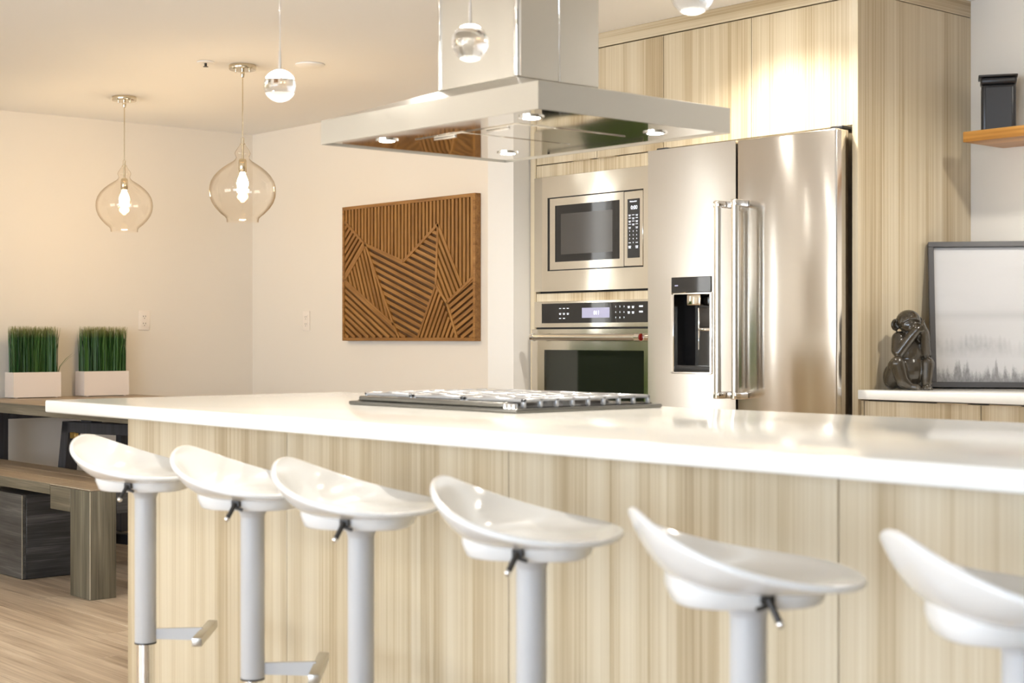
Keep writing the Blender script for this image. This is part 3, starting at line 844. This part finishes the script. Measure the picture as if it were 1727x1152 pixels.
# ------------------------------------------------------------------ wooden wall art
def wall_art():
    x0, x1, zb, zt = -7.338, -6.148, 1.084, 1.846
    w_, h_ = x1 - x0, zt - zb
    yf = 5.090
    root = empty('wall_art', ((x0 + x1) / 2, YB, zb), 'brown slatted wood mountain relief panel hanging on the beige wall', 'wall art')
    fw_ = .018
    MB().box((x0 + .004, 5.108, zb + .004), (x1 - .004, YB - .002, zt - .004)).build('backing_board', 'art_backing', root, smooth=False)
    for a, b in (((x0, zb), (x1, zb + fw_)), ((x0, zt - fw_), (x1, zt))):
        MB().box((a[0], yf, a[1]), (b[0], YB - .001, b[1]), .001, 1).build('frame_rail', 'slat_wood', root)
    for a in (x0, x1 - fw_):
        f = MB().box((a, yf, zb + fw_), (a + fw_, YB - .001, zt - fw_), .001, 1).build('frame_stile', 'slat_wood', root)
    iu = fw_ / w_; iv = fw_ / h_
    P = dict(TL=(iu, 1 - iv), TR=(1 - iu, 1 - iv), BL=(iu, iv), BR=(1 - iu, iv), P1=(iu, .891), P2=(.184, .709), P3=(.48, .566), P4=(.737, .811), P5=(.904, .377),
             P6=(1 - iu, .436), P7=(.80, .263), P8=(.722, .39), P9=(.591, iv), P10=(.871, iv), P11=(iu, .454), P12=(.409, .112), P13=(.45, iv))
    W2 = {k: (u * w_, v * h_) for k, (u, v) in P.items()}
    def strip(p, q, wid, ya, yb, name, nm='slat_wood'):
        p = Vector(p); q = Vector(q); d = q - p; L = d.length
        if L < .012: return
        ang = math.atan2(d.y, d.x)
        M = MB().box((-L / 2, -(yb - ya) / 2, -wid / 2), (L / 2, (yb - ya) / 2, wid / 2))
        me = M.mesh('slat'); me.materials.append(MATS[nm])
        o = bpy.data.objects.new(name, me); COL.objects.link(o); o.parent = root
        c = (p + q) / 2
        o.location = Vector((x0 + c.x, (ya + yb) / 2, zb + c.y)) - root.location
        o.rotation_euler = (0, -ang, 0)
    pitch, sw = .0316, .0185
    def region(keys, dirv, off=.5, pt=None):
        poly = [Vector(W2[k]) for k in keys]
        d = Vector(dirv).normalized(); nrm = Vector((-d.y, d.x))
        pt = pt or pitch
        s = [v.dot(nrm) for v in poly]
        c = min(s) + pt * off
        while c < max(s):
            hits = []
            for a, b in zip(poly, poly[1:] + poly[:1]):
                sa, sb_ = a.dot(nrm) - c, b.dot(nrm) - c
                if (sa < 0) != (sb_ < 0):
                    hits.append((a + (b - a) * (sa / (sa - sb_))).dot(d))
            hits.sort()
            for t0, t1 in zip(hits[::2], hits[1::2]):
                strip(d * t0 + nrm * c, d * t1 + nrm * c, sw, 5.0955, 5.108, 'slat')
            c += pt
    def dv(a, b): return Vector(W2[b]) - Vector(W2[a])
    region(['TL', 'TR', 'P6', 'P5', 'P4', 'P3', 'P2', 'P1'], (0, 1), .5, .0312)
    region(['P1', 'P2', 'P11'], dv('P11', 'P2'), .6)
    region(['P11', 'P2', 'P12'], (.105, -.27))
    region(['P11', 'P12', 'P13', 'BL'], dv('P11', 'P12'))
    region(['P2', 'P3', 'P4', 'P8', 'P9', 'P13', 'P12'], (.486 * w_, -.26 * h_), .5, .034)
    region(['P4', 'P5', 'P7', 'P8'], dv('P4', 'P5'))
    region(['P8', 'P9', 'P10'], dv('P9', 'P8'))
    region(['P7', 'P6', 'BR', 'P10'], (.178 * w_, .143 * h_))
    for a, b in (('P1', 'P2'), ('P2', 'P3'), ('P3', 'P4'), ('P4', 'P5'), ('P4', 'P8'), ('P2', 'P11'), ('P2', 'P12'), ('P11', 'P12'), ('P12', 'P13'), ('P8', 'P9'), ('P8', 'P7'), ('P7', 'P10'), ('P7', 'P6')):
        strip(W2[a], W2[b], .016, 5.0925, 5.108, 'divider_strip')
wall_art()

# ------------------------------------------------------------------ outlets, ceiling fittings
def outlet(axis, c, label):
    x, y, z = c
    o = empty('wall_outlet', c, label, 'outlet', 'wall outlets')
    def bx(u0, u1, d0, d1, za, zb_, bev=0):
        m_ = MB()
        if axis == 'X': m_.box((x + d0, y + u0, z + za), (x + d1, y + u1, z + zb_), bev, 2)
        else: m_.box((x + u0, y - d1, z + za), (x + u1, y - d0, z + zb_), bev, 2)
        return m_
    bx(-.036, .036, .0005, .006, -.058, .058, .002).build('cover_plate', 'outlet_white', o)
    for s in (-1, 1):
        f = bx(-.017, .017, .0055, .008, s * .021 - .0145, s * .021 + .0145, .002).build('socket', 'outlet_white', o)
        for u in (-.007, .007): bx(u - .0016, u + .0016, .0075, .0084, s * .021 - .001, s * .021 + .007).build('slot', 'dark_gap', f, smooth=False)
        bx(-.0022, .0022, .0075, .0084, s * .021 - .011, s * .021 - .006).build('slot', 'dark_gap', f, smooth=False)
outlet('X', (XL, 4.386, 1.204), 'white electrical outlet on the left wall beside the grass planters')
outlet('Y', (-7.762, YB, 1.201), 'white electrical outlet on the back wall left of the wood art')
sp = empty('fire_sprinkler', (-6.29, 3.607, CEIL), 'small recessed fire sprinkler in ceiling left of the nearer glass pendant', 'sprinkler')
MB().lathe([(0, -.001), (.040, -.001), (.038, -.005), (.016, -.007), (0, -.007)], (-6.29, 3.607, CEIL), 32).build('escutcheon', 'ceiling_paint', sp)
q = MB(); q.tube((-6.29, 3.607, CEIL - .007), (-6.29, 3.607, CEIL - .022), .006, n=12); q.tube((-6.29, 3.607, CEIL - .022), (-6.29, 3.607, CEIL - .024), .012, n=12)
q.build('sprinkler_head', 'dark_metal', sp)
tag(MB().lathe([(0, -.001), (.068, -.001), (.068, -.006), (.062, -.009), (0, -.010)], (-6.028, 4.002, CEIL), 40).build('ceiling_cover_plate', 'ceiling_paint', loc=(-6.028, 4.002, CEIL)),
    'flat round white cover plate on ceiling behind the crystal ball pendant', 'cover plate')


def downlight(x, y, e, spot, label, col=NEUT):  # unseen lamps, mostly added to supply the interior light
    d = empty('ceiling_downlight', (x, y, CEIL), label, 'downlight', 'recessed ceiling downlights')
    MB().lathe([(.045, -.001), (.062, -.001), (.060, -.006), (.046, -.004), (.045, -.001)], (x, y, CEIL), 32).build('trim_ring', 'ceiling_paint', d)
    MB().lathe([(0, -.0012), (.045, -.0012), (.045, -.003), (0, -.003)], (x, y, CEIL), 32).build('lens', 'led_glow', d)
    light('downlight_lamp', 'SPOT', (x, y, CEIL - .02), e, col, (0, 0, 0), .045, spot=spot, blend=.6, parent=d)
for a in ((-3.6, 4.08, 70, 135, 'round recessed downlight right above the refrigerator front'),
          (-2.15, 4.3, 55, 158, 'added unseen round recessed downlight above the sideboard with the picture'),
          (-4.45, 3.35, 40, 140, 'added unseen round recessed downlight behind the hood facing the wall oven'),
          (-3.3, .9, 25, 105, 'round recessed downlight above the floor behind the middle bar stools'),
          (-4.9, 1.0, 28, 105, 'round recessed downlight off the far end of the island'),
          (-6.0, .3, 50, 105, 'added unseen round recessed downlight between the green armchair and the island')):
    downlight(*a)

# ------------------------------------------------------------------ glass pendants over the table
def pendant(x, y, zbot, dia, label):
    k = dia / .302 * .000717
    root = empty('glass_pendant', (x, y, CEIL), label, 'pendant light', 'clear glass pendants over the dining table')
    prof = [(552, 18), (566, 26), (580, 36), (598, 48), (612, 51), (626, 45), (636, 42), (646, 46), (660, 60), (680, 92), (700, 122), (725, 153), (755, 181), (790, 202), (825, 212), (860, 214), (895, 209), (930, 196), (965, 173), (1000, 140), (1020, 114), (1032, 104), (1055, 101)]
    top = zbot + (1055 - 552) * k
    def Z(yz): return zbot + (1055 - yz) * k
    MB().lathe([(0, -.001), (.062, -.001), (.063, -.004), (.063, -.020), (.060, -.024), (0, -.025)], (x, y, CEIL), 48).build('canopy', 'nickel', root)
    sc_ = MB()
    for a in (0, math.pi): sc_.tube((x + .034 * math.cos(a + .6), y + .034 * math.sin(a + .6), CEIL - .025), (x + .034 * math.cos(a + .6), y + .034 * math.sin(a + .6), CEIL - .033), .004, n=12)
    sc_.build('canopy_screws', 'nickel', root)
    MB().lathe([(0, -.024), (.009, -.025), (.010, -.045), (.007, -.058), (0, -.06)], (x, y, CEIL), 20).build('strain_relief', 'nickel', root)
    MB().tube((x, y, CEIL - .055), (x, y, top + .03), .0028, n=10).build('cord', 'nickel', root)
    MB().lathe([(0, 0), (.004, .0), (.008, -.004), (.008, -.028), (.013, -.030), (.013, -.034), (0, -.034)], (x, y, top + .034), 20).build('shade_cap', 'nickel', root)
    MB().tube((x, y, top), (x, y, Z(648)), .006, n=12).build('stem', 'nickel', root)
    MB().lathe([(0, Z(644)), (.014, Z(646)), (.019, Z(660)), (.019, Z(725)), (.016, Z(732)), (0, Z(732))], (x, y, 0), 24).build('socket', 'nickel', root)
    g = MB().lathe([(a * k, Z(b)) for b, a in prof], (x, y, 0), 64).build('glass_shade', 'pendant_glass', root)
    bz_ = Z(732)
    MB().lathe([(0, 0), (.012, -.001), (.014, -.012), (.022, -.030), (.0275, -.050), (.024, -.068), (.012, -.080), (0, -.083)], (x, y, bz_), 24).build('bulb', 'bulb_glow', root)
    light('pendant_lamp', 'POINT', (x, y, bz_ - .10), 8, WARM, size=.03, parent=root)
pendant(-7.48, 3.807, 1.656, .288, 'clear glass globe pendant hanging farther away nearest the left wall')
pendant(-6.254, 3.78, 1.636, .302, 'clear glass globe pendant hanging nearer, right of its twin')

# ------------------------------------------------------------------ crystal ball pendants over the island
def ball_pendant(x, label, pr=.018, pz=.80, z=1.772, y=2.25, r=.0425):
    root = empty('crystal_pendant', (x, y, CEIL), label, 'pendant light', 'crystal ball pendants over the island')
    MB().lathe([(0, -.001), (.055, -.001), (.055, -.018), (.050, -.022), (0, -.022)], (x, y, CEIL), 40).build('canopy', 'chrome', root)
    MB().tube((x, y, CEIL - .02), (x, y, z + r + .05), .0020, n=10).build('cable', 'chrome', root)
    MB().tube((x, y, z + r - .002), (x, y, z + r + .05), .0036, n=14).build('stem', 'chrome', root)
    MB().sphere((x, y, z), r, (1, 1, 1), 48, 32).build('crystal_ball', 'crystal', root)
    MB().lathe([(0, 0), (pr, 0), (pr, -.006), (0, -.007)], (x, y, z + r * pz), 24).build('led_puck', 'led_glow', root)
    light('crystal_lamp', 'SPOT', (x, y, z - r - .012), 9, (1, .93, .83), size=.02, spot=120, blend=.6, parent=root)
ball_pendant(-3.533, 'brightly glowing crystal ball pendant nearest the glass globe pendants', .030, .52)
ball_pendant(-2.735, 'clear crystal ball pendant hanging in front of the hood chimney')
ball_pendant(-2.053, 'crystal ball pendant at the top edge in front of the cabinet crown')

# ------------------------------------------------------------------ dining table, bench, box, trestle, planters
TZ = .768
tb = empty('dining_table', (-7.3, 3.78, 0), 'weathered brown wood dining table against the left wall under glass pendants', 'table')
ty0, ty1, tX0, tX1 = 3.255, 4.32, -8.355, -6.25
xs_ = [tX0, -7.60, -6.9, tX1]
nb = 5
MB().box((tX0, ty0, TZ - .053), (tX1, ty0 + .012, TZ - .001), .002, 1).build('edge_board', 'table_wood', tb)
for i in range(nb):
    a = ty0 + .013 + i * (ty1 - ty0 - .013) / nb; b = ty0 + .013 + (i + 1) * (ty1 - ty0 - .013) / nb
    MB().box((tX0, a + .0006, TZ - .048), (tX1, b - .0006, TZ), .002, 1).build('top_board', 'bench_top_wood', tb)
def trestle(x, y, yaw, bracket):
    M = Matrix.Translation((x, y, 0)) @ Matrix.Rotation(yaw, 4, 'Z')
    g = MB()
    L, hb_, w_ = .62, .055, .075
    zt = TZ - .085
    def bx(a, b): g.box(a, b, .003, 1, mat=M)
    bx((0, -w_ / 2, zt - hb_), (L, w_ / 2, zt))
    for xx in (.14, .42): bx((xx, -w_ / 2, zt), (xx + .075, w_ / 2, TZ - .0535))
    for s, x_0 in ((-1, 0), (1, L)):
        p = [(x_0, zt - .0), (x_0 - s * .055, zt - .0), (x_0 - s * .055 + s * .10, 0), (x_0 + s * .10, 0)]
        g.prism(p, 'Y', -w_ / 2, w_ / 2, mat=M)
    bx((-.04, -w_ / 2 + .01, .10), (L + .04, w_ / 2 - .01, .15))
    o = g.build('trestle', 'trestle_wood', tb, smooth=False)
    if not bracket: return
    k_ = MB().box((.060, -w_ / 2 - .003, zt - hb_ - .028), (.100, -w_ / 2 + .02, zt - hb_ + .004), .002, 1, mat=M)
    k_.build('corner_bracket', 'brass', o)
trestle(-7.34, 3.43, R(14), True)
MB().box((-8.165, 3.385, 0), (-8.105, 3.445, TZ - .0535), .003, 1).build('leg', 'trestle_wood', tb)
MB().box((-8.16, 3.447, TZ - .105), (-8.11, 4.1, TZ - .0535), .003, 1).build('apron', 'trestle_wood', tb)
MB().box((-8.165, 4.102, 0), (-8.105, 4.162, TZ - .0535), .003, 1).build('leg', 'trestle_wood', tb)

bn = empty('bench', (-6.9, 3.13, 0), 'weathered grey brown wooden bench with thick block legs in front of table', 'bench')
by0, by1, bx1_ = 2.93, 3.335, -6.064
BZ = .463
bx0_ = -8.0
for i in range(3):
    a = by0 + .002 + i * (by1 - by0) / 3; b = by0 + (i + 1) * (by1 - by0) / 3
    MB().box((bx0_, a, BZ - .046), (-6.452, b - .001, BZ), .002, 1).build('seat_board', 'bench_top_wood', bn)
MB().box((bx0_, by0, BZ - .047), (-6.452, by0 + .0015, BZ - .001)).build('edge_board', 'table_wood', bn, smooth=False)
for a, b in ((-6.450, bx1_), (bx0_, bx0_ + .386)):
    end = b if b == bx1_ else a
    if b == bx1_:
        MB().box((a, by0, BZ - .006), (b, by1, BZ), .002, 1).build('end_board', 'bench_top_wood', bn)
        MB().box((a, by0, BZ - .108), (b - .190, by1, BZ - .0065), .002, 1).build('end_rail', 'table_wood', bn)
        MB().box((b - .189, by0 + .121, BZ - .108), (b, by1 - .121, BZ - .0065), .002, 1).build('end_rail', 'dark_wood', bn)
        for c in (by0, by1 - .12):
            MB().box((b - .189, c, 0), (b, c + .12, BZ - .0065), .003, 2).build('leg', 'table_wood_vertical', bn)
    else:
        for c in (by0, by1 - .12):
            MB().box((a, c, 0), (a + .189, c + .12, BZ - .047), .003, 2).build('leg', 'table_wood_vertical', bn)
MB().box((bx1_ - .0022, by0 - .0008, .004), (bx1_ + .0008, by0 + .0022, BZ - .008)).build('worn_edge', 'worn_edge', bn, smooth=False)
MB().box((-6.450, by0 - .0008, BZ - .0028), (bx1_ + .0006, by0 + .0015, BZ + .0004)).build('worn_edge', 'worn_edge', bn, smooth=False)
bn['label'] = 'weathered grey brown wooden bench with thick block legs in front of table'

bxs = empty('cube_stool', (-6.98, 3.14, 0), 'dark grey wooden cube stool pushed under the bench seat', 'stool')
qx0, qx1, qy0, qy1, qz = -7.22, -6.779, 2.945, 3.36, .387
MB().box((qx0, qy0, .004), (qx1 - .0005, qy0 + .02, qz), .002, 1).build('front_panel', 'dark_wood_x', bxs)
MB().box((qx1 - .02, qy0 + .0205, .004), (qx1, qy1, qz), .002, 1).build('side_panel', 'dark_wood', bxs)
MB().box((qx0, qy0 + .0205, .004), (qx0 + .02, qy1, qz), .002, 1).build('side_panel', 'dark_wood', bxs)
MB().box((qx0 + .0205, qy1 - .02, .004), (qx1 - .0205, qy1, qz), .002, 1).build('back_panel', 'dark_wood_x', bxs)
MB().box((qx0 + .0205, qy0 + .0205, qz - .02), (qx1 - .0205, qy1 - .0205, qz), .002, 1).build('top_panel', 'dark_wood_x', bxs)
MB().box((qx1 - .0024, qy0 - .0008, .006), (qx1 + .0008, qy0 + .0024, qz - .002)).build('worn_edge', 'worn_edge', bxs, smooth=False)
MB().box((qx0 + .01, qy0 + .01, 0), (qx1 - .01, qy1 - .01, .0035)).build('base', 'dark_gap', bxs, smooth=False)


def planter(yc, label, seed, stray):
    r_ = random.Random(seed)
    w_, d_, h_ = .275, .115, .142
    root = empty('grass_planter', (-8.258, yc, TZ + .0005), label, 'potted grass', 'white planters of tall grass')
    pt = MB()
    pt.box((-d_ / 2, -w_ / 2, .004), (d_ / 2, -w_ / 2 + .006, h_)).box((-d_ / 2, w_ / 2 - .006, .004), (d_ / 2, w_ / 2, h_)).box((-d_ / 2, -w_ / 2 + .006, .004), (-d_ / 2 + .006, w_ / 2 - .006, h_)).box((d_ / 2 - .006, -w_ / 2 + .006, .004), (d_ / 2, w_ / 2 - .006, h_)).box((-d_ / 2 + .006, -w_ / 2 + .006, .004), (d_ / 2 - .006, w_ / 2 - .006, .012))
    for sx_ in (-1, 1):
        for sy_ in (-1, 1): pt.box((sx_ * .045 - .006, sy_ * .115 - .006, 0), (sx_ * .045 + .006, sy_ * .115 + .006, .004))
    local(pt, 'pot', 'planter_white', root, False)
    local(MB().box((-d_ / 2 + .007, -w_ / 2 + .007, .012), (d_ / 2 - .007, w_ / 2 - .007, h_ - .012)), 'soil', 'soil', root, False)
    vs, fs = [], []
    N = 850
    for i in range(N + stray):
        x = r_.uniform(-d_ / 2 + .010, d_ / 2 - .010); y_ = r_.uniform(-w_ / 2 + .010, w_ / 2 - .010)
        L = r_.uniform(.250, .278)
        edge_ = y_ / (w_ / 2)
        lean = Vector((r_.gauss(0, .008), r_.gauss(0, .011) + edge_ * .004, 0))
        if i >= N:
            y_ = w_ / 2 - .012; lean = Vector((.02, .085 + .02 * (i - N), 0)); L = .125
        elif r_.random() < .03: lean += Vector((r_.gauss(0, .012), r_.gauss(0, .022), 0))
        wd = r_.uniform(.0014, .0026); a = r_.uniform(0, math.pi)
        s_ = Vector((math.cos(a), math.sin(a), 0)) * wd
        b0 = Vector((x, y_, h_ - .02))
        k0 = len(vs)
        lim = max(-d_ / 2 - .018, min(d_ / 2 + .04, x + lean.x)) - x
        lean.x = max(lim, -.02)
        for t_, ww in ((0, 1), (.4, 1), (.75, .8), (1, .18)):
            c = b0 + Vector((lean.x * t_ * t_, lean.y * t_ * t_, L * t_))
            vs += [c - s_ * ww, c + s_ * ww]
        for j in range(3): fs.append((k0 + 2 * j, k0 + 2 * j + 1, k0 + 2 * j + 3, k0 + 2 * j + 2))
    me = bpy.data.meshes.new('grass'); me.from_pydata([tuple(v) for v in vs], [], fs); me.materials.append(MATS['grass_blade'])
    o = bpy.data.objects.new('grass', me); COL.objects.link(o); o.parent = root; o['kind'] = 'stuff'
planter(3.652, 'white rectangular planter of tall green grass farther from the outlet', 3, 2)
planter(4.066, 'white rectangular planter of tall green grass nearer the outlet', 8, 0)

# ------------------------------------------------------------------ bar stools
def make_stool():
    root = empty('bar_stool', (0, 0, 0), 'x', 'bar stool', 'white swivel bar stools along the island')
    z_0 = .745
    NR, NT = 14, 64
    def plan(th):
        c, s = math.cos(th), math.sin(th)
        a = .163 if c > 0 else .166
        b = .196; e = 2.3
        return (abs(c / a) ** e + abs(s / b) ** e) ** (-1 / e)
    def top(r, th):
        s = (1 - math.cos(th)) / 2
        rim = .016 + .092 * s ** 2.5
        ex = 2.4 + 2.4 * s
        return z_0 + rim * r ** ex - .004 * (1 - s) * max(0, r - .86) / .14
    vs, fs = [(0, 0, z_0)], []
    for i in range(1, NR + 1):
        for j in range(NT):
            th = 2 * math.pi * j / NT; r = (i / NR) ** .85
            R_ = plan(th) * r
            vs.append((R_ * math.cos(th), R_ * math.sin(th), top(r, th)))
    for j in range(NT): fs.append((0, 1 + j, 1 + (j + 1) % NT))
    for i in range(NR - 1):
        for j in range(NT):
            a, b = 1 + i * NT + j, 1 + i * NT + (j + 1) % NT
            fs.append((a, a + NT, b + NT, b))
    me = bpy.data.meshes.new('seat'); me.from_pydata(vs, [], fs)
    for p_ in me.polygons: p_.use_smooth = True
    me.materials.append(MATS['stool_shell'])
    seat = bpy.data.objects.new('seat', me); COL.objects.link(seat); seat.parent = root
    so = seat.modifiers.new('thick', 'SOLIDIFY'); so.thickness = .011; so.offset = -1
    bv = seat.modifiers.new('round', 'BEVEL'); bv.width = .0045; bv.segments = 3; bv.limit_method = 'ANGLE'; bv.angle_limit = R(50)
    # housing under the seat
    hs = MB(); t = bmesh.new()
    rows = []
    for (zz, k) in ((.752, 1.0), (.738, 1.0), (.728, .97), (.716, .93), (.712, .88)):
        row_ = []
        for j in range(40):
            th = 2 * math.pi * j / 40; c, s = math.cos(th), math.sin(th)
            a, b, e = .118, .088, 3.0
            q = (abs(c / a) ** e + abs(s / b) ** e) ** (-1 / e) * k
            row_.append(t.verts.new((q * c - .004, q * s, zz if zz < .75 else top(min(1, q / plan(th)), th) - .006)))
        rows.append(row_)
    for A_, B_ in zip(rows, rows[1:]):
        for j in range(40): t.faces.new((A_[j], B_[j], B_[(j + 1) % 40], A_[(j + 1) % 40]))
    t.faces.new(rows[-1]); hs.merge(t)
    hs.build('seat_housing', 'stool_shell', root)
    MB().lathe([(0, .712), (.040, .712), (.030, .700), (.0272, .690), (0, .690)], n=36).build('collar', 'stool_column', root)
    col_ = MB().lathe([(0, .695), (.0272, .695), (.0272, .322), (.0255, .319), (.020, .319), (0, .319)], n=40).build('column', 'stool_column', root)
    MB().lathe([(.0278, .3225), (.0278, .3185), (.019, .3185), (.019, .3225), (.0278, .3225)], n=40).build('column_ring', 'dark_metal', root)
    MB().lathe([(0, .322), (.0225, .322), (.0225, .012), (0, .012)], n=36).build('chrome_tube', 'chrome', root)
    MB().lathe([(0, 0), (.19, 0), (.192, .004), (.185, .010), (.05, .016), (.03, .03), (0, .03)], n=56).build('base_plate', 'chrome', root)
    ar = MB().prism([(.020, .330), (.135, .326), (.150, .334), (.150, .352), (.142, .358), (.020, .356)], 'Y', -.0045, .0045).build('footrest_arm', 'stool_column', root)
    MB().box((.138, -.125, .333), (.164, .125, .355), .003, 2).build('footrest_bar', 'steel_hood', root)
    lv = MB(); lv.box((-.016, -.094, .722), (.004, -.082, .742), .002, 1); lv.tube((-.006, -.094, .730), (-.019, -.108, .698), .0052, n=12); lv.tube((-.014, -.096, .724), (.012, -.096, .716), .0035, n=10)
    lvo = lv.build('lever', 'dark_metal', root)
    MB().sphere((-.0195, -.1085, .697), .0062, (1, 1, 1), 14, 10).build('lever_tip', 'chrome', lvo)
    for c_ in root.children:
        if c_.name.split('.')[0] in ('seat', 'seat_housing', 'lever'): c_.rotation_euler = (0, 0, R(-13))
    return root
stool = make_stool()
spots = [(-3.617, 1.90, 51, 'white bar stool farthest from camera beside the wooden bench'),
         (-3.075, 1.885, 51, 'white bar stool second from the bench end of the island'),
         (-2.621, 1.865, 50, 'white bar stool third from the bench end of the island'),
         (-2.065, 1.84, 50, 'white bar stool below the cooktop, fourth from the bench'),
         (-1.500, 1.765, 54, 'white bar stool with its lever swung right, fifth from the bench'),
         (-1.089, 1.827, 54, 'white bar stool nearest the camera, cut off by the right edge')]
for i, (x, y, a, lab) in enumerate(spots):
    o = stool if i == 0 else copy_tree(stool)
    o.location = (x, y, 0); o.rotation_euler = (0, 0, R(a)); o['label'] = lab
    if i == 4:
        for c_ in o.children:
            if c_.name.startswith('lever'): c_.scale.x = -1
    if i >= 4:
        for c_ in o.children: c_.rotation_euler = (0, 0, 0)

# ------------------------------------------------------------------ green armchair beside the left wall (seen mirrored in the oven glass)
gc = empty('armchair', (-7.75, 1.5, 0), 'deep green upholstered armchair mirrored in the oven door glass', 'armchair')
MB().box((-8.12, 1.20, .16), (-7.38, 1.94, .44), .05, 4).build('seat_cushion', 'green_fabric', gc)
MB().box((-8.12, 1.10, .16), (-7.38, 1.32, 1.16), .07, 4).build('backrest', 'green_fabric', gc)
for a in (-8.18, -7.46): MB().box((a, 1.14, .16), (a + .14, 1.98, .66), .05, 4).build('arm', 'green_fabric', gc)
for xx in (-8.08, -7.44):
    for yy in (1.18, 1.86): MB().tube((xx, yy, 0), (xx, yy, .17), .018, .026, n=16).build('leg', 'trestle_wood', gc)
